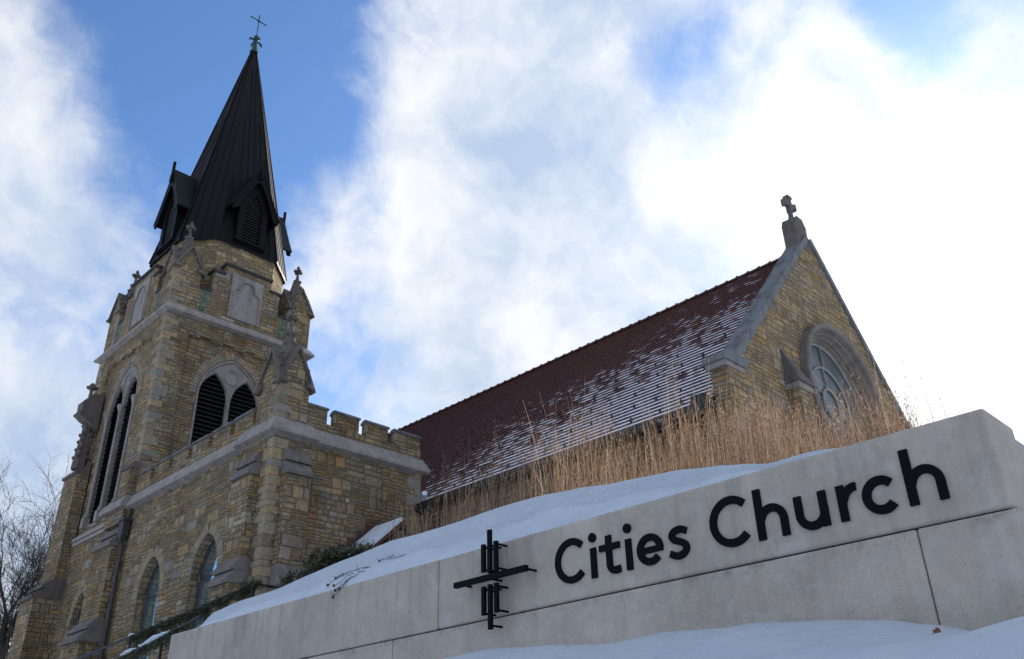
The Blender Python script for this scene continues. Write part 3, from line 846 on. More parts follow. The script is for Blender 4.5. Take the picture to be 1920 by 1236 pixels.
# finial cross
mb = MB()
z0 = SPT - .25
mb.lathe(CX, CY, [(.27, z0), (.29, z0 + .12), (.20, z0 + .2), (.11, z0 + 1.0), (.15, z0 + 1.1), (.19, z0 + 1.2), (.13, z0 + 1.32), (.17, z0 + 1.42), (.05, z0 + 1.55), (.035, z0 + 1.6)], COPPER, 8)
for k in range(4):
    a = k * PI / 2 + .1; dx, dy = math.cos(a), math.sin(a)
    p0 = V((CX, CY, z0 + 1.0))
    mb.tube([p0, p0 + V((dx * .22, dy * .22, .10)), p0 + V((dx * .40, dy * .40, .02)), p0 + V((dx * .46, dy * .46, -.12))], [.05, .07, .08, .04], COPPER, 6)
zc = z0 + 1.55
mb.tube([(CX, CY, zc), (CX, CY, zc + 1.75)], .035, COPPER, 6)
mb.tube([(CX - .52, CY, zc + 1.32), (CX + .52, CY, zc + 1.32)], .035, COPPER, 6)
for p in ((CX - .52, CY, zc + 1.27), (CX + .52, CY, zc + 1.27), (CX, CY, zc + 1.72)): mb.lathe(p[0], p[1], [(.02, p[2] - .03), (.075, p[2] + .04), (.02, p[2] + .12)], COPPER, 6)
for a in (PI / 4, 3 * PI / 4, 5 * PI / 4, 7 * PI / 4): mb.tube([(CX, CY, zc + 1.32), (CX + .18 * math.cos(a), CY, zc + 1.32 + .18 * math.sin(a))], [.03, .01], COPPER, 5)
mb.build('finial_cross', spire)

# --- annex
AX0, AX1, AY0, AY1 = 13.9, 20.15, 25.0, 36.3
AZ = 10.95
mb = MB()
w2 = arch(28.85, .92, 3.9, 7.15, 8.45); w1 = arch(33.1, .92, 3.9, 7.15, 8.45)
mb.panel('X', AX0, [(AY0, BASE), (AY0, AZ), (AY1, AZ), (AY1, BASE)], [w2, w1], STONE)
for w in (w2, w1): mb.reveal('X', AX0, AX0 + .7, w, STONE)
voussoirs(mb, 'X', AX0, .012, 28.85, .92, 7.15, 8.45, .2, BLOCK, .36)
voussoirs(mb, 'X', AX0, .012, 33.1, .92, 7.15, 8.45, .2, BLOCK, .36)
mb.face([(AX0, AY0, BASE), (AX1, AY0, BASE), (AX1, AY0, AZ), (AX0, AY0, AZ)], STONE)
mb.face([(AX1, AY0, BASE), (AX1, AY1, BASE), (AX1, AY1, AZ), (AX1, AY0, AZ)], STONE)
quoins(mb, AX1, AY0, -1, 1, BASE, AZ, BLOCK, .010)
annex = mb.build('annex_wall', church)
lancet(28.85, .92, 3.9, 7.15, 8.45, AX0 + .34, None)
lancet(33.1, .92, 3.9, 7.15, 8.45, AX0 + .34, None)
# corner pier of the annex and its angle buttresses
mb = MB()
mb.box(13.80, 15.12, 24.90, 26.85, BASE, AZ - .002, STONE)
quoins(mb, 13.80, 24.90, 1, 1, BASE, AZ - .05, BLOCK, .03)
mb.build('corner_pier_base', church)
mb = buttress('X', 14.20, 15.10, 24.90, [(10.52, 9.58, .38), (6.62, 5.85, .66)], BASE, CAPSTONE)
mb.build('annex_buttress', church)
mb = buttress('Y', 25.55, 26.75, 13.80, [(10.52, 9.65, .34), (6.90, 6.1, .62)], BASE, CAPSTONE)
mb.build('annex_buttress', church)
# string course of the annex: main run plus the step round the pier
prof = [(-.02, 10.90), (.02, 10.92), (.24, 11.00), (.25, 11.10), (.04, 11.52), (-.30, 11.53)]
mb = MB()
mb.band(AX0, AX1, AY0, AY1, prof, LIME)
mb.band(13.78, 15.12, 24.88, 26.95, [(o + .02, z + (.012 if o > 0 else -.008)) for o, z in prof], LIME)
mb.build('string_course', annex)
# battlements
bat = MB(); copes = []
def merlon(axis, a, b_, c, d=1):
    bat.prism([(a, 11.86), (b_, 11.86), (b_, 12.36), (a, 12.36)], axis, c, c + .34 * d, STONE)
    prof_ = [(c - .06 * d, 12.362), (c - .07 * d, 12.43), (c + .10 * d, 12.53), (c + .26 * d, 12.53), (c + .41 * d, 12.43), (c + .40 * d, 12.362)]
    other = 'Y' if axis == 'X' else 'X'
    cope = MB(); cope.prism(prof_, other, a - .03, b_ + .03, COPE); copes.append(cope)
bat.prism([(15.0, 11.50), (AX1 - .03, 11.50), (AX1 - .03, 11.858), (15.0, 11.858)], 'Y', AY0 + .03, AY0 + .38, STONE)
bat.prism([(26.2, 11.50), (36.28, 11.50), (36.28, 11.858), (26.2, 11.858)], 'X', AX0 + .03, AX0 + .45, STONE)
for a, b_ in ((15.03, 15.86), (16.24, 17.23), (17.60, 18.55), (18.93, 20.08)): merlon('Y', a, b_, AY0 + .03)
y = 26.75
while y < 36.0:
    merlon('X', y, min(y + 1.25, 36.25), AX0 + .03); y += 1.62
bat.face([(AX0 + .4, AY0 + .4, 11.3), (AX1, AY0 + .4, 11.3), (AX1, AY1, 11.3), (AX0 + .4, AY1, 11.3)], CAPMETAL)
bt = bat.build('battlement', church); [c_.build('merlon_coping', bt) for c_ in copes]
gablet_pier(13.86, 15.02, 24.98, 26.40, 11.50, 13.05, 14.30, 16.15, parent=church, s=1.0)

# downspout with hopper head
mb = MB()
dp = empty('downspout', (13.6, 35.9, BASE), church)
py0 = 35.95
mb.box(13.55, 13.82, py0 - .22, py0 + .22, 9.75, 10.35, PIPE); mb.lathe(13.69, py0, [(.10, 9.45), (.20, 9.75)], PIPE, 4, PI / 4)
mb.box(13.50, 13.86, py0 - .27, py0 + .27, 10.35, 10.47, PIPE)
mb.tube([(13.75, py0, 10.4), (13.85, py0, 10.9)], .07, PIPE, 8)
mb.build('hopper_head', dp)
mb = MB(); mb.tube([(13.70, py0, 9.7), (13.74, py0, 9.2), (13.74, py0, BASE)], .085, PIPE, 10)
for z_ in (8.6, 6.8, 5.0, 3.2): mb.lathe(13.74, py0, [(.10, z_), (.10, z_ + .12)], PIPE, 10)
mb.build('pipe', dp)

# --- nave
GY = 11.65; GT = 0.55      # gable plane and thickness
NX1 = 2 * RIDGE_X - EAVE_X
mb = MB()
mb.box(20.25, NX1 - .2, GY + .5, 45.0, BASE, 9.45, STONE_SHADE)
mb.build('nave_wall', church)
roof = MB(); N = 42
def slope(side):
    ex = EAVE_X if side < 0 else NX1
    dx = (RIDGE_X - ex) / N; dz = (RIDGE_Z - EAVE_Z) / N
    L = math.hypot(dx, dz); n = V((-dz / L * (1 if dx > 0 else -1), 0, abs(dx) / L))
    lift = .058
    y0, y1 = GY + GT - .05, 45.0
    for i in range(N):
        a = V((ex + dx * i, 0, EAVE_Z + dz * i)); b_ = V((ex + dx * (i + 1), 0, EAVE_Z + dz * (i + 1)))
        a2 = a + n * lift
        for (ya, yb) in ((y0, y1),):
            roof.face([(a2.x, ya, a2.z), (a2.x, yb, a2.z), (b_.x, yb, b_.z), (b_.x, ya, b_.z)], TILE)
            roof.face([(a.x, ya, a.z), (a.x, yb, a.z), (a2.x, yb, a2.z), (a2.x, ya, a2.z)], TILE_PLAIN)
slope(-1); slope(1)
nroof = roof.build('nave_roof', church)
mb = MB(); y = GY + GT
while y < 45:
    vs = []
    for (yy, rr) in ((y, .15), (y + .06, .17), (y + .12, .135), (y + .50, .125)):
        vs.append([(RIDGE_X + rr * math.cos(a), yy, RIDGE_Z - .02 + rr * math.sin(a)) for a in [PI * k / 6 for k in range(7)]])
    flat = [p for r in vs for p in r]; fs = [(i * 7 + k, i * 7 + k + 1, (i + 1) * 7 + k + 1, (i + 1) * 7 + k) for i in range(3) for k in range(6)]
    mb.mesh(flat, fs, TILE_PLAIN); y += .49
mb.build('ridge_tiles', nroof)
# snow guards
mb = MB()
p = V((0, 0, 0)); sl = V(((RIDGE_X - EAVE_X), 0, (RIDGE_Z - EAVE_Z))).normalized(); nn = V((-sl.z, 0, sl.x))
mb.prism([(-.05, 0), (.05, 0), (.07, .14), (0, .19), (-.07, .14)], 'X', -.012, .012, GUTTER)
mb.box(-.02, .14, -.012, .012, -.02, .03, GUTTER)
g0 = mb.build('snow_guard', nroof, origin=(0, 0, 0))
first = True; cnt = 0
for i, row in enumerate((2, 6, 10, 14, 18, 22)):
    y = 13.2 + (i % 2) * .45
    while y < 26.6 and cnt < 96:
        k = row / N; wp = V((EAVE_X + (RIDGE_X - EAVE_X) * k, y, EAVE_Z + (RIDGE_Z - EAVE_Z) * k)) + nn * .05
        o = g0 if first else g0.copy()
        if not first: COL.objects.link(o); o.parent = nroof
        wp = wp + V((0, random.uniform(-.12, .12), 0)); o.scale = (random.uniform(.6, .85),) * 3; o.location = wp - ORI[nroof.name]; first = False; cnt += 1; y += .92
# gutter, fascia
mb = MB()
mb.prism([(EAVE_X - .20, 9.72), (EAVE_X - .20, 9.58), (EAVE_X - .16, 9.50), (EAVE_X - .04, 9.46), (EAVE_X + .02, 9.50), (EAVE_X + .02, 9.60), (EAVE_X - .03, 9.60), (EAVE_X - .16, 9.64), (EAVE_X - .17, 9.72)], 'Y', GY + GT - .1, 26.0, GUTTER)
mb.box(EAVE_X + .025, 20.26, GY + GT, 45, 9.42, 9.60, GUTTER)
mb.build('gutter', church)
mb = MB()
mb.box(EAVE_X - .18, EAVE_X + .32, GY + .55, GY + GT + .25, 9.38, 10.0, GUTTER)
mb.prism([(EAVE_X - .30, 9.4), (EAVE_X + .3, 9.4), (EAVE_X + .3, 9.9), (EAVE_X - .1, 10.05)], 'Y', GY + GT + .26, GY + GT + .46, GUTTER)
mb.tube([(EAVE_X + .1, GY + GT - .1, 9.4), (EAVE_X + .28, GY + GT - .1, 8.8), (EAVE_X + .28, GY + GT - .1, BASE)], .07, GUTTER, 8)
mb.build('conductor_head', church)
mb = MB()
mb.tube([(EAVE_X + .1, 24.7, 9.75), (EAVE_X - .1, 24.5, 9.85), (EAVE_X - .35, 24.2, 9.95)], [.05, .12, .10], SNOW, 8)
mb.build('gutter_snow', church)
mb = MB(); mb.box(20.16, 20.5, AY0 + .1, 45, 9.0, 11.3, TILE_PLAIN); mb.build('valley_flashing', church)

# gable wall
AXP, AZP = 27.74, 18.55
LX, LZ = 20.98, 11.12; RX, RZ = 34.5, 11.12 - .35
mb = MB()
rose_c = (27.78, 11.86)
pts = [(20.45, BASE), (20.45, 11.0), (LX, LZ - .05), (AXP, AZP - .12), (RX, RZ - .05), (34.95, 10.6), (34.95, BASE)]
hole = circ(rose_c[0], rose_c[1], 2.52, 48)
mb.panel('Y', GY, pts, [hole], STONE_GABLE)
mb.reveal('Y', GY, GY + .5, hole, LIME_PLAIN)
mb.panel('Y', GY + GT, pts, [], STONE_GABLE)
mb.reveal('Y', GY, GY + GT, pts, STONE_GABLE)
quoins(mb, 20.45, GY, 1, 1, 9.0, 10.8, STONE_GABLE, .02)
gable = mb.build('gable_wall', church)
# coping slabs
mb = MB()
def slab(p, q, m_, th=.20):
    d = V((q[0] - p[0], 0, q[1] - p[1])); L = d.length; d.normalize(); n = V((-d.z, 0, d.x));
    if n.z < 0: n = -n
    k = int(L / 1.25)
    for i in range(k):
        a = V((p[0], 0, p[1])) + d * (L * i / k + .011); b_ = V((p[0], 0, p[1])) + d * (L * (i + 1) / k - .011); j = random.uniform(0, .02)
        mb.prism([(a.x, a.z), (b_.x, b_.z), (b_.x + n.x * (th + j), b_.z + n.z * (th + j)), (a.x + n.x * (th + j), a.z + n.z * (th + j))], 'Y', GY - .09, GY + GT + .06, m_)
def bed(p, q, th=.20):
    d = V((q[0] - p[0], 0, q[1] - p[1])).normalized(); n = V((-d.z, 0, d.x)); n = -n if n.z < 0 else n
    a, b_ = V((p[0], 0, p[1])) + d * .02, V((q[0], 0, q[1])) - d * .02
    mb.prism([(a.x, a.z), (b_.x, b_.z), (b_.x + n.x * (th - .004), b_.z + n.z * (th - .004)), (a.x + n.x * (th - .004), a.z + n.z * (th - .004))], 'Y', GY - .084, GY + GT + .054, JOINT)
bed((LX - .15, LZ - .20), (AXP - .02, AZP - .12))
slab((LX - .15, LZ - .20), (AXP - .02, AZP - .12), COPE); slab((RX + .15, RZ - .22), (AXP + .02, AZP - .12), COPE)
mb.build('gable_coping', gable)
mb = MB()
kn = [(20.20, 10.98), (20.20, 11.14), (20.42, 11.30), (20.9, 11.32), (21.62, 11.34), (21.4, 10.98)]
mb.prism(kn, 'Y', GY - .12, GY + GT + .12, COPE)
mb.prism([(20.30, 10.82), (20.28, 10.975), (21.40, 10.975), (21.32, 10.82)], 'Y', GY - .06, GY + GT + .06, LIME_PLAIN)
mb.build('kneeler', gable)
# apex pedestal and cross
mb = MB()
pc = (27.42, GY + .28)
mb.box(pc[0] - .36, pc[0] + .40, pc[1] - .30, pc[1] + .30, 17.9, 18.95, LIME_DARK)
mb.prism([(pc[0] - .36, 18.952), (pc[0] + .40, 18.952), (pc[0] + .22, 19.32), (pc[0] - .20, 19.32)], 'Y', pc[1] - .29, pc[1] + .29, LIME_DARK)
mb.lathe(pc[0], pc[1], [(.17, 19.3), (.14, 19.42), (.11, 19.5), (.10, 19.85)], LIME_DARK, 4, PI / 4)
zc = 20.05
mb.box(pc[0] - .10, pc[0] + .10, pc[1] - .10, pc[1] + .10, zc - .36, zc + .36, LIME_DARK)
mb.box(pc[0] - .33, pc[0] + .33, pc[1] - .095, pc[1] + .095, zc - .10, zc + .11, LIME_DARK)
mb.box(pc[0] - .39, pc[0] - .27, pc[1] - .12, pc[1] + .12, zc - .15, zc + .16, LIME_DARK)
mb.box(pc[0] + .27, pc[0] + .39, pc[1] - .12, pc[1] + .12, zc - .15, zc + .16, LIME_DARK)
mb.box(pc[0] - .16, pc[0] + .16, pc[1] - .12, pc[1] + .12, zc + .28, zc + .41, LIME_DARK)
mb.build('gable_cross', gable, bevel=.02)
# small gabled buttress beside the rose
mb = MB()
bx0, bx1 = 23.85, 24.65
mb.box(bx0, bx1, GY - .42, GY + .02, BASE, 11.25, STONE_GABLE)
mb.box(bx0 - .05, bx1 + .05, GY - .47, GY + .02, 11.05, 11.24, LIME_PLAIN)
vs = [(bx0 - .06, GY - .55, 11.26), (bx1 + .10, GY - .55, 11.26), (bx1 + .06, GY - .002, 11.26), (bx0 - .06, GY - .002, 11.26), (bx0 + .08, GY - .002, 12.55), (bx0 + .20, GY - .002, 12.55)]
mb.mesh(vs, [(0, 1, 2, 3), (0, 1, 5, 4), (1, 2, 5), (0, 4, 3), (3, 4, 5, 2)], LIME_DARK)
mb.build('gable_buttress', church)
# rose window
rose = empty('rose_window', (rose_c[0], GY, 9.0), church)
mb = MB()
def ringlathe(r_prof, m_):
    n = 56; vs = []; fs = []
    for i in range(n):
        a = 2 * PI * i / n
        for r_, yy in r_prof: vs.append((rose_c[0] + r_ * math.cos(a), yy, rose_c[1] + r_ * math.sin(a)))
    k = len(r_prof)
    for i in range(n):
        for j in range(k - 1): fs.append((i * k + j, i * k + j + 1, ((i + 1) % n) * k + j + 1, ((i + 1) % n) * k + j))
    mb.mesh(vs, fs, m_)
ringlathe([(2.72, GY + .01), (2.74, GY - .28), (2.70, GY - .34), (2.60, GY - .34), (2.55, GY - .28), (2.52, GY - .10), (2.47, GY - .08), (2.44, GY - .12), (2.40, GY - .10), (2.38, GY + .06), (2.33, GY + .12), (2.33, GY + .20), (2.28, GY + .22), (2.25, GY + .32), (2.21, GY + .34), (2.21, GY + .45)], ROSESTONE)
mb.build('moulded_surround', rose, smooth=False)
mb = MB()
def rtube(pts, r_): mb.tube([(p[0], GY + .39, p[1]) for p in pts], r_, TRACERY, 8, False)
for rr, w_ in ((2.21, .05), (1.34, .05), (.54, .045)):
    c_ = circ(rose_c[0], rose_c[1], rr, 48); c_.append(c_[0]); c_.append(c_[1]); rtube(c_, w_)
for k in range(6):
    a = PI / 6 + k * PI / 3 + .1; a2 = k * PI / 3 + PI / 2 + .02
    p = lambda r_, t: (rose_c[0] + r_ * math.cos(t), rose_c[1] + r_ * math.sin(t))
    rtube([p(1.34, a2), p(2.21, a2)], .034)
    rtube([p(.54, a), p(1.34, a)], .032)
mb.build('tracery', rose, smooth=True)
mb = MB(); mb.panel('Y', GY + .44, circ(rose_c[0], rose_c[1], 2.3, 48), [], ROSEGLASS); mb.build('glazing', rose)

# --- low snow-covered porch roof against the annex
mb = MB()
pr = empty('porch', (17.9, 24.2, BASE), church)
py_a, py_b = 24.985, 23.3
mb.box(16.95, 19.6, py_b + .35, 24.98, BASE, 6.75, STONE)
mb.build('porch_wall', pr)
mb = MB()
mb.prism([(16.55, 6.95), (16.45, 6.98), (18.05, 8.42), (19.75, 7.0), (19.65, 6.9), (18.05, 8.25)], 'Y', py_b, py_a, BRICK)
mb.prism([(16.75, 6.9), (18.05, 8.2), (19.5, 6.9)], 'Y', py_b + .12, py_b + .2, CAPMETAL)
mb.build('porch_roof', pr)
mb = MB()
prof_ = [(16.47, 7.0), (16.50, 7.11), (16.75, 7.36), (17.1, 7.72), (17.5, 8.07), (17.9, 8.44), (18.05, 8.56), (18.05, 8.43)]
mb.prism(prof_, 'Y', py_b + .03, py_a - .16, SNOW); tag(mb.build('roof_snow', pr), 'snow lying on the porch roof')
mb = MB()
for i in range(5):
    x0 = 16.30 + i * .36
    mb.box(x0, x0 + .355, 24.955, 24.997, 6.85 + i * .22, 7.42 + i * .30, BRICK)
mb.build('stepped_flashing', pr)

# ---------------------------------------------------------------- terrain
ZW = [(5.85, 1.04), (5.28, 1.06), (4.81, 1.015), (4.04, .945), (3.59, .962), (2.98, .93), (2.5, .885), (2.15, .85), (1.84, .77), (1.65, .70), (1.44, .66), (1.0, .62), (-3, .5), (7.2, .86), (9, .7), (14, .5)]
ZR = [(3.2, .36), (2.6, .42), (1.97, .50), (1.68, .498), (1.46, .510), (1.30, .497), (1.03, .535), (.6, .56), (-1, .55), (6, .30), (12, .1)]
ZB = [(12.3, 2.0), (11.66, 2.02), (11.0, 1.93), (10.7, 1.99), (10.36, 2.11), (9.69, 2.165), (8.99, 2.165), (8.36, 2.205), (7.58, 2.245), (6.87, 2.295), (6.46, 2.275), (5.93, 2.265), (5.24, 2.275), (4.85, 2.275), (4.46, 2.245), (4.06, 2.19), (3.55, 2.145), (3.18, 2.085), (2.97, 2.04), (2.75, 1.985), (2.48, 1.985), (2.29, 1.96), (1.9, 1.80), (1.55, 1.3), (1.3, .9), (0, .8)]
def n2(x, y, s, o=3.7): return noise.noise(V((x * s, y * s, o)))
def ground_z(x, y):
    front = None
    if x < 5.15:
        zw = interp(ZW, y); zr = interp(ZR, y)
        tab = [(-3, -1.5), (.4, -1.45), (1.6, -.75), (2.6, -.02), (3.3, zr - .09), (3.6, zr), (3.8, zr - .012), (4.3, zr + (zw - zr) * .42), (5.0, zw), (5.3, zw)]
        z = interp(tab, x)
        if x > 1:
            z += n2(x, y, 1.3) * .02 + n2(x, y, 4.0, 9) * .010 + n2(x, y, 11.0, 4) * .0035
            for (fx, fy) in ((4.55, 2.28), (4.62, 2.12), (4.5, 1.98), (4.3, 2.45)):   # small scuffs by the wall
                q = math.hypot(x - fx, (y - fy) * 1.4); z -= .022 * math.exp(-(q / .07) ** 2)
        return z
    zb = interp(ZB, y)
    inside = 1.0 if y < 11.0 else max(0.0, 1 - (y - 11.0) / .6)
    far = min(1.0, max(0.0, (x - 5.6) / 6.0))
    z = zb * (1 - far) + 2.0 * far
    z = z * inside + 1.2 * (1 - inside) * (1 - far) + 2.0 * (1 - inside) * far
    z += n2(x, y, .9) * .03
    return z - .03
def gridaxis(parts):
    out = []
    for a, b_, s_ in parts:
        n = max(1, int(round((b_ - a) / s_)))
        out += [a + (b_ - a) * i / n for i in range(n)]
    out.append(parts[-1][1]); return out
gx = gridaxis([(-400, -40, 60), (-40, -4, 6), (-4, 0, .8), (0, 5.14, .06), (5.14, 5.20, .06), (5.20, 9, .12), (9, 20, .8), (20, 60, 5), (60, 700, 80)])
gy = gridaxis([(-400, -40, 60), (-40, -4, 5), (-4, .4, .5), (.4, 7, .07), (7, 13, .12), (13, 40, 1.5), (40, 80, 6), (80, 900, 90)])
mb = MB(); nyy = len(gy)
vs = [(x, y, ground_z(x, y)) for x in gx for y in gy]
fs = [(i * nyy + j, (i + 1) * nyy + j, (i + 1) * nyy + j + 1, i * nyy + j + 1) for i in range(len(gx) - 1) for j in range(nyy - 1)]
mb.mesh(vs, fs, SNOW)
tag(mb.build('ground', smooth=True, origin=(0, 0, 0)), kind='structure')

# ---------------------------------------------------------------- sign wall
sign = tag(empty('church_sign', (5.25, 6.0, .2)), 'long pale concrete wall with black church lettering and a cross emblem, snow along its top', 'sign')
def cblock(x0, x1, y0, y1, z0, z1a, z1b, name='concrete_block', bev=.014, dz0=0):
    mb = MB()
    vs = [(x0, y0, z0), (x1, y0, z0), (x1, y1, z0 + dz0), (x0, y1, z0 + dz0), (x0, y0, z1a), (x1, y0, z1a), (x1, y1, z1b), (x0, y1, z1b)]
    mb.mesh(vs, [(0, 3, 2, 1), (4, 5, 6, 7), (0, 1, 5, 4), (1, 2, 6, 5), (2, 3, 7, 6), (3, 0, 4, 7)], CONC)
    return mb.build(name, sign, bevel=bev, seg=3)
zt = lambda y: 1.848 + (y - 1.33) * .0052
cblock(5.0, 5.46, 1.33, 5.926, 1.286, zt(1.33), zt(5.93), bev=.022)
cblock(5.001, 5.46, 5.931, 11.0, 1.286, zt(5.93), zt(11.0))
cblock(5.0, 5.5, 1.27, 1.838, .2, 1.279, 1.279)
cblock(5.002, 5.5, 1.844, 6.536, .2, 1.278, 1.278)
cblock(5.001, 5.5, 6.544, 11.0, .2, 1.279, 1.279)
cblock(5.50, 6.6, 1.36, 1.80, 1.286, 1.83, 1.83, bev=.03)
cblock(5.503, 6.7, 1.29, 1.80, .2, 1.27, 1.27)
mb = MB(); mb.box(5.02, 5.44, 1.36, 10.97, 1.25, 1.30, BLACK); mb.build('bed_joint', sign)

# letters: strokes of constant width swept along centre lines
def stroke(mb, pts, w, x0, x1):
    n = len(pts); L = []; R = []
    for i, p in enumerate(pts):
        if i == 0: d = V(pts[1]) - V(p)
        elif i == n - 1: d = V(p) - V(pts[i - 1])
        else:
            d = (V(pts[i + 1]) - V(p)).normalized() + (V(p) - V(pts[i - 1])).normalized()
        d = V((d[0], d[1])).normalized(); nn_ = V((-d.y, d.x)) * (w / 2)
        L.append((10 - (p[0] + nn_.x), p[1] + nn_.y)); R.append((10 - (p[0] - nn_.x), p[1] - nn_.y))
    vs = []
    for l, r_ in zip(L, R): vs += [(x0, *l), (x0, *r_), (x1, *r_), (x1, *l)]
    fs = [(0, 1, 2, 3), tuple(4 * (n - 1) + k for k in range(4))]
    for i in range(n - 1):
        for k in range(4): fs.append((4 * i + k, 4 * i + (k + 1) % 4, 4 * (i + 1) + (k + 1) % 4, 4 * (i + 1) + k))
    mb.mesh(vs, fs, LETTER)
def arc(cx, cz, rx, rz, a0, a1, n=28):
    return [(cx + rx * math.cos(math.radians(a0 + (a1 - a0) * i / n)), cz + rz * math.sin(math.radians(a0 + (a1 - a0) * i / n))) for i in range(n + 1)]
def spline(ps, n=8):
    out = []; q = [ps[0]] + list(ps) + [ps[-1]]
    for i in range(1, len(q) - 2):
        p0, p1, p2, p3 = [V(a) for a in q[i - 1:i + 3]]
        for k in range(n):
            t = k / n
            out.append(tuple(.5 * ((2 * p1) + (p2 - p0) * t + (2 * p0 - 5 * p1 + 4 * p2 - p3) * t * t + (3 * p1 - p0 - 3 * p2 + p3) * t ** 3)))
    out.append(tuple(ps[-1])); return out
XF, XBK = 4.983, 5.0003
def letter(strokes, dots=()):
    mb = MB()
    for i, (p, w) in enumerate(strokes): stroke(mb, p, w, XF - .0006 * i, XBK + .0004 * i)
    for (s_, z_, r_) in dots:
        mb.prism([(10 - s_ + r_ * math.cos(2 * PI * k / 28), z_ + r_ * math.sin(2 * PI * k / 28)) for k in range(28)], 'X', XF, XBK, LETTER)
    cs = [p for st, w in strokes for p in st]
    # stand-off pins to the wall
    for p in (): mb.tube([(XBK, 10 - p[0], p[1]), (5.004, 10 - p[0], p[1])], .006, LETTER, 6)
    return mb.build('letter', sign)
W = .051
letter([(arc(5.624, 1.573, .140, .141, 44, 316, 40), W)])
letter([([(5.838, 1.408), (5.838, 1.626)], W)], [(5.836, 1.702, .0345)])
letter([([(5.986, 1.688), (5.986, 1.50)] + arc(6.041, 1.480, .055, .050, 180, 290, 10) + [(6.082, 1.434)], W), ([(5.898, 1.604), (6.087, 1.604)], .046)])
letter([([(6.166, 1.408), (6.166, 1.626)], W)], [(6.165, 1.702, .0345)])
letter([(arc(6.351, 1.516, .087, .084, -2, 318, 40), .050), ([(6.262, 1.512), (6.460, 1.512)], .042)])
letter([(spline([(6.664, 1.583), (6.615, 1.602), (6.565, 1.594), (6.541, 1.566), (6.563, 1.537), (6.608, 1.518), (6.645, 1.494), (6.650, 1.461), (6.620, 1.434), (6.570, 1.428), (6.517, 1.452)]), .048)])
letter([(arc(7.020, 1.568, .140, .140, 44, 316, 40), W)])
def aitch(x):
    return letter([([(x, 1.403), (x, 1.728)], .052), ([(x, 1.49), (x + .001, 1.515)] + arc(x + .087, 1.512, .079, .080, 180, 0, 24)[3:] + [(x + .166, 1.400)], .050)])
aitch(7.224)
letter([([(7.496, 1.616), (7.496, 1.50)] + arc(7.578, 1.500, .082, .080, 180, 350, 24) + [(7.660, 1.52)], .050), ([(7.658, 1.402), (7.658, 1.616)], .050)])
letter([([(7.777, 1.402), (7.777, 1.617)], .050), ([(7.777, 1.49), (7.779, 1.51)] + arc(7.868, 1.500, .082, .093, 155, 84, 12), .048)])
letter([(arc(8.015, 1.506, .086, .086, 42, 318, 36), .052)])
aitch(8.190)

# emblem of bars on stand-offs
em = tag(empty('cross_emblem', (4.9, 5.145, 1.17), sign), 'black steel bar cross standing off the wall')
def ebar(s0, s1, z0, z1, th=.030):
    mb = MB(); mb.box(4.862, 4.862 + th, 10 - s1, 10 - s0, z0, z1, LETTER); return mb.build('bar', em, bevel=.002)
hw_ = .0185
ebar(4.855 - hw_, 4.855 + hw_, 1.600, 1.948)
ebar(4.782 - hw_, 4.782 + hw_, 1.618, 1.842)
ebar(4.927 - hw_, 4.927 + hw_, 1.603, 1.842)
mb = MB(); mb.box(4.856, 4.896, 10 - 5.268, 10 - 4.437, 1.546, 1.590, LETTER); mb.build('bar', em, bevel=.002)
ebar(4.855 - hw_, 4.855 + hw_, 1.170, 1.511)
ebar(4.782 - hw_, 4.782 + hw_, 1.284, 1.505)
ebar(4.927 - hw_, 4.927 + hw_, 1.286, 1.512)
for s_, z_ in ((4.782, 1.822), (4.782, 1.64), (4.855, 1.822), (4.927, 1.822), (4.927, 1.63), (4.855, 1.62), (4.50, 1.567), (4.86, 1.555), (5.245, 1.567), (4.782, 1.485), (4.782, 1.30), (4.927, 1.49), (4.927, 1.305), (4.855, 1.49), (4.855, 1.20)):
    mb = MB(); mb.tube([(4.885, 10 - s_, z_), (5.003, 10 - s_, z_)], .0095, LETTER, 8); mb.build('stand_off', em)

# snow on top of the sign, draped back to the bank
def snow_x0(y):
    k = min(1, max(0, (y - 2.55) / .35))
    return 5.012 + (1 - k) * .14 + n2(y, 1.0, 3.0) * .016 + max(0, n2(y, 2.0, 7.0)) * .030 + max(0, n2(y, 5.0, 16.0)) * .010
def snow_top(x, y):
    zb = interp(ZB, y); top_ = zt(y)
    endf = min(1.0, (11.0 - y) / .35 + .03)
    h = max(0.0, zb - top_) * endf
    if y < 2.55: h = max(.0, zb - top_ + .0) * (1.0 if y > 2.1 else max(0, (y - 1.7) / .4))
    f = min(1, max(0.0, (x - snow_x0(y)) / (6.0 - snow_x0(y)))) ** (1 / 1.5)
    g = math.sin(min(1, (x - snow_x0(y)) / .54) * PI / 2) if f > 0 else 0
    # wind-packed ripples running along the wall, a few hollows
    rip = n2(x * 2.6, y * .7, 1.6, 21) * .030 + n2(x, y, 2.2, 5) * .030 + n2(x * 1.6, y, 6, 8) * .010 + n2(x, y, 17, 2) * .003
    if f <= 0: return top_ - .006
    return top_ - .004 + h * g + rip * min(1, f * 5) * (1 if h > .05 else h / .05)
def on_snow(px, py, off=.012):
    d = ray(px, py); x = 4.95
    while x < 6.0:
        p = d * (x / d.x)
        if x > 5.0 and p.y < 11 and p.z < snow_top(x, p.y): break
        x += .01
    x -= off; return d * (x / d.x)
mb = MB(); ys = gridaxis([(1.7, 11.0, .03)]); prof_n = 26
vs = []
for y in ys:
    x0 = snow_x0(y)
    for j in range(prof_n):
        f = j / (prof_n - 1); x = x0 + (6.0 - x0) * f ** 1.5
        vs.append((x, y, snow_top(x, y)))
m_ = prof_n
fs = [(i * m_ + j, i * m_ + j + 1, (i + 1) * m_ + j + 1, (i + 1) * m_ + j) for i in range(len(ys) - 1) for j in range(m_ - 1)]
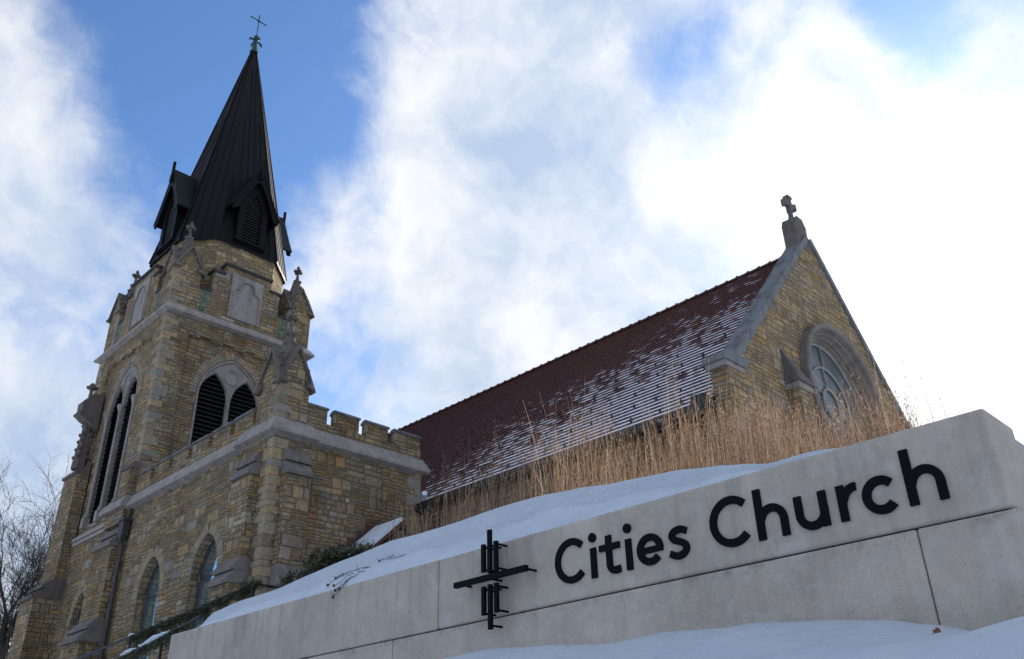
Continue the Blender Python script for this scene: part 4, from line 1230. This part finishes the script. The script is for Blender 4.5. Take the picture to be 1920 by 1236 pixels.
# back and bottom to close it
mb.mesh(vs, fs, SNOW)
tag(mb.build('snow_bank', smooth=True), kind='stuff', label='snow drifted along the top of the concrete sign wall', cat='snow')

# dead leaf on the snow
mb = MB()
lp = V((3.58, 1.335, ground_z(3.58, 1.335) + .012))
prof_ = [(0, 0), (.010, .004), (.016, .013), (.012, .022), (.018, .030), (.006, .030), (0, .042), (-.006, .030), (-.018, .030), (-.012, .022), (-.016, .013), (-.010, .004)]
vs = [lp + V((a * .6 + .003 * math.sin(b_ * 90), (b_ - .02) * .9, .008 + .9 * abs(a) + .006 * math.sin(b_ * 140))) for a, b_ in prof_]
mb.mesh(vs + [p + V((0, 0, .0012)) for p in vs], [tuple(range(12)), tuple(range(23, 11, -1))] + [(i, (i + 1) % 12, 12 + (i + 1) % 12, 12 + i) for i in range(12)], LEAFD)
tag(mb.build('dead_leaf'), 'small curled brown leaf lying on the snow at the foot of the sign', 'leaf')

# ---------------------------------------------------------------- dry grass behind the sign
rg = random.Random(5)
mb = MB()
def blade(base, h, lean, w, seed, segs=5, head=True):
    d = V((math.cos(seed), math.sin(seed), 0)); side = V((-d.y, d.x, 0))
    if rg.random() < .7: side = (CR - V((0, 0, CR.z))).normalized()
    vs = []
    for i in range(segs + 1):
        t = i / segs; p = base + V((0, 0, h * t)) + d * (lean * t * t)
        ww = w * (1 - .75 * t)
        vs += [p - side * ww / 2, p + side * ww / 2]
    k = len(mb.v); mb.v.extend(vs)
    mi = mb.mid(GRASS)
    for i in range(segs): mb.f.append((k + 2 * i, k + 2 * i + 1, k + 2 * i + 3, k + 2 * i + 2)); mb.mi.append(mi)
    return vs[-1], d
def seedheads(p, d, h, n):
    for j in range(n):
        q = p - V((0, 0, h * rg.uniform(0, .30))) - d * .01 * j + V((rg.uniform(-.02, .02), rg.uniform(-.02, .02), 0))
        l = rg.uniform(.018, .045); a = rg.uniform(0, 2 * PI); dr = V((math.cos(a) * .5, math.sin(a) * .5, rg.uniform(.3, 1))).normalized() * l
        s_ = dr.cross(V((rg.random(), rg.random(), rg.random()))).normalized() * rg.uniform(.0014, .003)
        mb.face([q, q + dr * .5 + s_, q + dr, q + dr * .5 - s_], GRASS)
def clumpc(cx, cy, n, hm, spread, wid=.0055):
    for i in range(n):
        x = cx + rg.gauss(0, spread); y = cy + rg.gauss(0, spread)
        b_ = V((x, y, ground_z(x, y) - .03)); h = hm * rg.choice((rg.uniform(.35, .8), rg.uniform(.7, 1.05), rg.uniform(.8, 1.25)))
        tip, d = blade(b_, h, rg.uniform(.02, .32) * h * (2.4 if rg.random() < .14 else .7), rg.uniform(.4, 1.3) * wid, rg.uniform(0, 2 * PI))
        if rg.random() < .55: seedheads(tip, d, h, rg.randint(3, 9))
def inview(x, y, lim=722):
    p = V((x, y, ground_z(x, y) + .3)); return 960 + F * p.dot(CR) / p.dot(CF) > lim
for i in range(560):
    y = 2.05 + 9.4 * rg.random() ** 1.25
    x = rg.uniform(5.75, 8.6)
    dens = 1.0 if y < 5.2 else max(.7, 1 - (y - 5.2) / 5.0)
    if rg.random() > dens: continue
    if not inview(x, y): continue
    hm = interp([(1.5, .42), (2.2, .58), (3.0, .84), (4.2, 1.0), (5.5, .95), (7.0, .98), (9.0, .90)], y * 5.8 / x + .0) * rg.uniform(.7, 1.15)
    clumpc(x, y, rg.randint(9, 22) + (8 if y < 4.0 else 0), hm, .10)
for (px, hh) in ((745, .95), (905, 1.35), (1010, 1.15), (1100, 1.30), (1190, .95), (1310, 1.10), (1460, .8), (1560, .8), (760, 1.0)):
    dd = ray(px, 900); t = rg.uniform(6.1, 6.9) / dd.x; clumpc(dd.x * t, dd.y * t, 9, hh, .05, .006)
for px in (1690, 1706, 1722, 1735, 1762, 1768):
    dd = ray(px, 780); t = rg.uniform(6.0, 6.6) / dd.x; clumpc(dd.x * t, dd.y * t, 3, rg.uniform(.9, 1.25), .03, .006)
tag(mb.build('dry_grass', origin=(7, 5, 2)), kind='stuff', label='tall dry tan grass standing in the snow behind the sign', cat='grass')

# dead coneflower stems drooping over the snow on the sign
def pxp(px, py, X): d = ray(px, py); return d * (X / d.x)
root_ = tag(empty('dead_flower', tuple(on_snow(700, 1062))), 'dead brown flower stems with round seed heads drooping over the snow on the sign', 'plant')
def stem(pts, r_=.0032, head_=True):
    P = [on_snow(p[0], p[1], .012 + .03 * math.sin(PI * k / (len(pts) - 1))) for k, p in enumerate(pts)]
    P3 = spline([tuple(p) for p in P], 5); mb = MB()
    P3 = [V(p) + V((0, rg.gauss(0, .003), rg.gauss(0, .004))) for p in P3]
    for q in P3[2::3]:
        dd_ = V((-.3, rg.uniform(-1, 1), rg.uniform(-.6, .8))).normalized() * rg.uniform(.02, .06); mb.tube([q, q + dd_ * .5, q + dd_ + V((0, 0, -.006))], [.002, .0016, .001], STEMD, 4)
    mb.tube(P3, [r_ * (1 - .5 * i / len(P3)) for i in range(len(P3))], STEMD, 5); mb.build('stem', root_)
    if head_:
        e = V(P3[-1]); hd = MB(); hd.lathe(e.x, e.y, [(.004, e.z - .014), (.012, e.z - .009), (.015, e.z + .001), (.009, e.z + .010), (.003, e.z + .014)], STEMD, 8); hd.build('seed_head', root_)
stem([(695, 1063, 5.5), (670, 1068, 5.35), (640, 1078, 5.15), (619, 1085, 5.06)])
stem([(690, 1064, 5.5), (655, 1072, 5.3), (640, 1080, 5.12), (630, 1084, 5.06)])
stem([(655, 1072, 5.3), (630, 1085, 5.10), (617, 1096, 5.0), (614, 1098, 4.98)])
stem([(685, 1070, 5.4), (655, 1078, 5.2), (640, 1090, 5.06), (626, 1099, 4.99)])
stem([(672, 1076, 5.25), (650, 1088, 5.1), (636, 1100, 4.99), (629, 1106, 4.97)])
stem([(660, 1080, 5.2), (645, 1095, 5.03), (636, 1104, 4.98)])
stem([(655, 1085, 5.1), (640, 1104, 4.99), (630, 1114, 4.96), (625, 1120, 4.95)])
stem([(760, 1040, 5.5), (735, 1047, 5.4), (715, 1048, 5.38), (703, 1045, 5.38)])
stem([(750, 1030, 5.5), (740, 1040, 5.42), (722, 1046, 5.36), (712, 1052, 5.34)])
stem([(730, 1030, 5.6), (712, 1040, 5.45), (700, 1046, 5.4)], head_=False)


# ---------------------------------------------------------------- handrail with evergreen garland
def tuft(mb, p, L, n, down=.6, spread=1.0):
    for i in range(n):
        a = rg.uniform(0, 2 * PI); d = V((math.cos(a) * spread, math.sin(a) * spread, rg.uniform(-1.1, .45) * down - .1)).normalized()
        l = L * rg.uniform(.5, 1.2); s_ = d.cross(V((rg.random() - .5, rg.random() - .5, rg.random()))).normalized() * rg.uniform(.006, .012)
        q = p + V((rg.gauss(0, .03), rg.gauss(0, .03), rg.gauss(0, .03)))
        mb.face([q, q + d * l * .5 + s_, q + d * l, q + d * l * .5 - s_], EVERG)
XR = 8.0
def rp(px, py, X=XR): return pxp(px, py, X)
ra, rb = rp(120, 1247), rp(477, 1095); rc_dir = V((1, 0, 0))
rb2 = rb + V((.85, 0, .0))
rail = tag(empty('handrail', (XR, rb.y, 2.0)), 'black steel stair handrail wound with evergreen beside the sign', 'handrail')
mb = MB(); mb.tube([ra, rb, rb2], .030, RAILM, 8); mb.build('top_rail', rail)
for k in (.02, .42, .80, 1.0):
    p = ra.lerp(rb, k); mb = MB(); mb.box(p.x - .02, p.x + .02, p.y - .02, p.y + .02, ground_z(p.x, p.y) - .1, p.z - .02, RAILM); mb.build('rail_post', rail)
mb = MB(); mb.box(rb2.x - .02, rb2.x + .02, rb2.y - .02, rb2.y + .02, ground_z(rb2.x, rb2.y) - .1, rb2.z - .02, RAILM); mb.build('rail_post', rail)
# second, lower rail on the near side of the steps, snow covered
rd, re = rp(170, 1262, 7.0), rp(322, 1186, 7.0)
rail2 = tag(empty('handrail', (7.0, re.y, 1.6)), 'lower stair handrail with snow lying on its evergreen garland, beside the sign end', 'handrail')
mb = MB(); mb.tube([rd, re, re + V((0, -1.0, .12))], .028, RAILM, 8); mb.build('top_rail', rail2)
for k in (.1, .9):
    p = rd.lerp(re, k); mb = MB(); mb.box(p.x - .02, p.x + .02, p.y - .02, p.y + .02, ground_z(p.x, p.y) - .1, p.z - .02, RAILM); mb.build('rail_post', rail2)
mb = MB()
for i in range(360):
    k = .42 + .56 * i / 360; p = ra.lerp(rb, k) + V((0, 0, -.03 - .05 * abs(math.sin(k * 38))))
    tuft(mb, p, .12, 9, .8)
for kk, ll in ((.46, .30), (.50, .45), (.52, .52), (.54, .40), (.60, .34), (.66, .42), (.70, .50), (.72, .40), (.78, .25), (.965, .42), (.97, .36), (.64, .3), (.74, .35), (.80, .3), (.86, .2)):
    p = ra.lerp(rb, kk)
    for j in range(int(ll / .02)): tuft(mb, p + V((rg.gauss(0, .02), rg.gauss(0, .06), -.02 * j)), .11, 9, 1.0, .5)
for j in range(60): tuft(mb, rb + V((rg.uniform(-.1, .12), rg.uniform(-.1, .25), rg.uniform(-.04, .05))), .12, 8, .6)
tag(mb.build('garland'), 'dark evergreen garland hanging from the upper stair handrail', 'garland', 'evergreen garlands on the stair rails')
mb = MB()
for i in range(170):
    k = i / 170; p = rd.lerp(re, k) + V((0, 0, -.06)); tuft(mb, p, .11, 10, .7)
for j in range(50): tuft(mb, re + V((rg.uniform(-.05, .05), rg.uniform(-.3, .1), rg.uniform(-.25, .05))), .12, 7, .9)
gl = tag(mb.build('garland'), 'evergreen garland with snow on it, on the lower stair handrail', 'garland', 'evergreen garlands on the stair rails')
mb = MB()
for (k0, k1) in ((.02, .28), (.40, .58), (.62, .98)):
    P = [rd.lerp(re, k0 + (k1 - k0) * i / 8) + V((rg.gauss(0, .006), 0, .045 + rg.gauss(0, .008))) for i in range(9)]
    mb.tube(P, [.012 + .040 * math.sin(PI * min(1, max(.08, i / 8))) * rg.uniform(.8, 1.2) for i in range(9)], SNOW, 8)
mb.build('snow', gl, smooth=True)
mb = MB()
P = [ra.lerp(rb, .40 + .035 * i / 5) + V((0, 0, .03)) for i in range(6)]; mb.tube(P, [.008, .03, .035, .03, .02, .008], SNOW, 8); mb.build('snow', rail)

# evergreen shrubs behind the bank, in front of the porch
def shrub(c, rx, ry, rz, n, label):
    r = tag(empty('evergreen_shrub', (c[0], c[1], ground_z(c[0], c[1]))), label, 'shrub', 'low evergreens behind the snow bank')
    mb = MB()
    for i in range(n):
        a, b_ = rg.uniform(0, 2 * PI), math.acos(rg.uniform(-1, 1)); rr = rg.random() ** .4
        lump = 1 + .35 * noise.noise(V((math.cos(a) * 2, math.sin(a) * 2, math.cos(b_) * 2 + c[0])))
        p = V(c) + V((rx * rr * lump * math.sin(b_) * math.cos(a), ry * rr * lump * math.sin(b_) * math.sin(a), rz * rr * lump * math.cos(b_)))
        for k in range(5):
            d = V((rg.gauss(0, 1), rg.gauss(0, 1), rg.gauss(.3, 1))).normalized(); s_ = d.orthogonal().normalized() * .018; l = rg.uniform(.05, .14)
            mb.face([p, p + d * l * .5 + s_, p + d * l, p + d * l * .5 - s_], EVERG)
    mb.build('foliage', r)
    mb = MB(); g = ground_z(c[0], c[1])
    for k in range(4): mb.tube([(c[0], c[1], g - .1), (c[0] + rg.uniform(-.3, .3) * rx, c[1] + rg.uniform(-.5, .5) * ry, c[2])], [.03, .012], BARK, 6)
    mb.build('stem', r)
p = pxp(655, 1050, 8.6); shrub((p.x, p.y, p.z - .05), .6, .85, .26, 1300, 'dark evergreen shrub right below the snowy porch roof')
p = pxp(590, 1085, 8.6); shrub((p.x, p.y, p.z - .08), .5, .85, .24, 900, 'lower dark evergreen shrub left of the porch, at the edge of the snow')

# ---------------------------------------------------------------- bare tree beyond the tower
def tree(base, H, seed, label, lean=(0, 0)):
    r = random.Random(seed); root = tag(empty('bare_tree', base), label, 'tree', 'bare winter trees beyond the tower')
    tr, tw = MB(), MB()
    def grow(p, d, L, rad, lvl):
        n = 4 if lvl < 3 else 3; pts = [p]; q = p; dd = d
        for i in range(n):
            dd = (dd + V((r.gauss(0, .13), r.gauss(0, .13), r.gauss(.05, .10)))).normalized(); q = q + dd * L / n; pts.append(q)
        rr = [rad * (1 - .35 * i / n) for i in range(n + 1)]
        (tr if lvl == 0 else tw).tube(pts, rr, BARK, 7 if lvl < 2 else (4 if lvl < 4 else 3), False)
        if lvl >= 8 or rad < .013: return
        k = r.choice((2, 2, 3)) if lvl else 4
        for i in range(k):
            ax = dd.orthogonal().normalized(); ax.rotate(Matrix.Rotation(2 * PI * i / k + r.uniform(-.7, .7), 3, dd))
            nd = (dd + ax * r.uniform(.35, .75)).normalized()
            grow(pts[-1], nd, L * r.uniform(.66, .88), max(.0135, rr[-1] * r.uniform(.58, .75)) if lvl < 6 else rr[-1] * .7, lvl + 1)
        if lvl > 0:
            for i in range(3):
                j = r.randint(1, n - 1); ax = dd.orthogonal().normalized(); ax.rotate(Matrix.Rotation(r.uniform(0, 2 * PI), 3, dd))
                grow(pts[j], (dd + ax * r.uniform(.6, 1.0)).normalized(), L * .6, rr[j] * .5, lvl + 1 + (i > 0))
    grow(V(base), V((lean[0], lean[1], 1)).normalized(), H * .24, H * .030, 0)
    tr.build('trunk', root); tw.build('crown', root)
d = ray(-40, 1236); k = 56 / d.y
tree((d.x * k, 56, 1.9), 20, 3, 'bare dark tree nearest the tower, its twigs reaching toward the wall', (.12, -.05))
d = ray(-170, 1236); k = 76 / d.y
tree((d.x * k, 76, 1.9), 19, 11, 'bare tree farther left, at the edge of the view', (.05, 0))

# ---------------------------------------------------------------- light
SUN = ray(1835, 560)
el = math.asin(SUN.z); 
sd = bpy.data.lights.new('sun', 'SUN'); so = bpy.data.objects.new('sun', sd); COL.objects.link(so)
sd.energy = 2.6; sd.angle = math.radians(.6); sd.color = (1.0, .93, .82)
so.rotation_euler = (-SUN).to_track_quat('-Z', 'Y').to_euler()

world = bpy.data.worlds.new('World'); sc.world = world; world.use_nodes = True
t = NT(world.node_tree); bg = [n for n in t.n if n.type == 'BACKGROUND'][0]
dirv = t.vm('NORMALIZE', t.add('ShaderNodeTexCoord').outputs['Generated'])
sky = t.add('ShaderNodeTexSky', sky_type='NISHITA'); sky.sun_disc = False
sky.sun_elevation = el; sky.sun_rotation = math.atan2(SUN.x, SUN.y)
sky.air_density = 1.0; sky.dust_density = .6; sky.ozone_density = 2.0
# clouds: fractal noise over the direction, with broad banks and gaps where the day has them
lobes = [  # px, py, radius (degrees), weight
    (40, 300, 6, .30), (170, 420, 5, .46), (-20, 120, 5, .20), (60, 180, 3, .15), (90, 820, 8, .34), (60, 1020, 9, .34),
    (700, 840, 8, .34), (1000, 620, 8, .34), (860, 400, 9, .20), (1020, 150, 7, .26), (860, 90, 5, .04), (1200, 420, 10, .30), (1650, 480, 17, .55), (1300, 600, 12, .34), (1850, 750, 17, .5),
    (1430, 130, 6, .30), (1760, 150, 5, .34), (1000, 300, 6, .14), (700, 300, 7, .22), (660, 520, 5, .14), (1130, 60, 5, .14),
    (180, 60, 6, -.44), (430, 200, 8, -.40), (520, 40, 6, -.22), (340, 320, 5, -.34), (620, 120, 5, -.14), (590, 430, 6, -.20), (250, 580, 5, -.30), (30, 560, 4, -.22), (720, 640, 6, -.26), (620, 30, 6, -.22),
    (1330, 15, 4, -.40), (1610, 90, 4, -.80), (1880, 20, 5, -.66), (1200, 240, 5, -.75), (830, 560, 5, -.40), (1750, 10, 4, -.40), (1300, 220, 4, -.5), (1130, 560, 4, -.4), (960, 220, 4, -.3), (1440, 300, 4, -.4), (130, 680, 4, -.16)]
dens = None
for px, py, rad, w in lobes:
    c = ray(px, py); dp_ = t.vm('DOT_PRODUCT', dirv, tuple(c))
    g = t.step(dp_, math.cos(math.radians(rad * 1.8)), 1.0, 0.0, w)
    dens = g if dens is None else t.m('ADD', dens, g)
q_ = ray(385, 1090); q_ = V((-q_.x, q_.y, q_.z))      # blue gap added out of view, left, for the window panes to reflect
dens = t.m('ADD', dens, t.step(t.vm('DOT_PRODUCT', dirv, tuple(q_)), math.cos(math.radians(26)), 1.0, 0.0, -1.3))
warp = t.vm('MULTIPLY', t.vm('SUBTRACT', t.noise(dirv, 6.0, 4, .6, color=True), (.5, .5, .5)), (.10, .10, .10))
dw = t.vm('ADD', dirv, warp)
nA = t.noise(t.vm('MULTIPLY', dw, (1, 1, 1.5)), 4.2, 10, .58, dist=.3)
nB = t.noise(t.vm('ADD', dw, (3.3, 1.2, 5.1)), 13.0, 8, .62, dist=.2)
dn = t.m('ADD', t.m('MULTIPLY', t.m('SUBTRACT', nA, .5), 1.9), t.m('MULTIPLY', t.m('SUBTRACT', nB, .5), .95))
dsum = t.m('ADD', t.m('ADD', dens, dn), .17)
cover = t.m('POWER', t.step(dsum, -.36, .64, smooth=True), .95)
sdot = t.vm('DOT_PRODUCT', dirv, tuple(SUN))
glow1 = t.m('POWER', t.m('MAXIMUM', sdot, 0.0), 11.0); glow2 = t.m('POWER', t.m('MAXIMUM', sdot, 0.0), 40.0)
shade = t.step(t.noise(t.vm('ADD', dw, (7.1, 2.2, .4)), 5.5, 8, .6), 0.36, .64, .0, 1.0, False)
thick = t.step(dsum, .15, 1.0, .22, -.18)
lit = t.m('ADD', t.m('ADD', shade, thick), t.m('MULTIPLY', glow1, .40), clamp=True)
ccol = t.mix(lit, (.235, .30, .405), (.475, .485, .50))
gl_ = t.m('ADD', t.m('MULTIPLY', glow1, .06), t.m('MULTIPLY', glow2, .26))
ccol = t.mix(1.0, ccol, t.comb(gl_, gl_, t.m('MULTIPLY', gl_, .97)), 'ADD')
SKYS = .078
skyc = t.mix(1.0, sky.outputs[0], (SKYS * .74, SKYS * .98, SKYS * 1.26), 'MULTIPLY')
col = t.mix(cover, skyc, ccol)
t.put(bg.inputs[0], col); bg.inputs[1].default_value = 1.0

sc.view_settings.view_transform = 'Standard'; sc.view_settings.look = 'None'
sc.view_settings.exposure = 1.02; sc.view_settings.gamma = 1.0
sc.cycles.max_bounces = 5
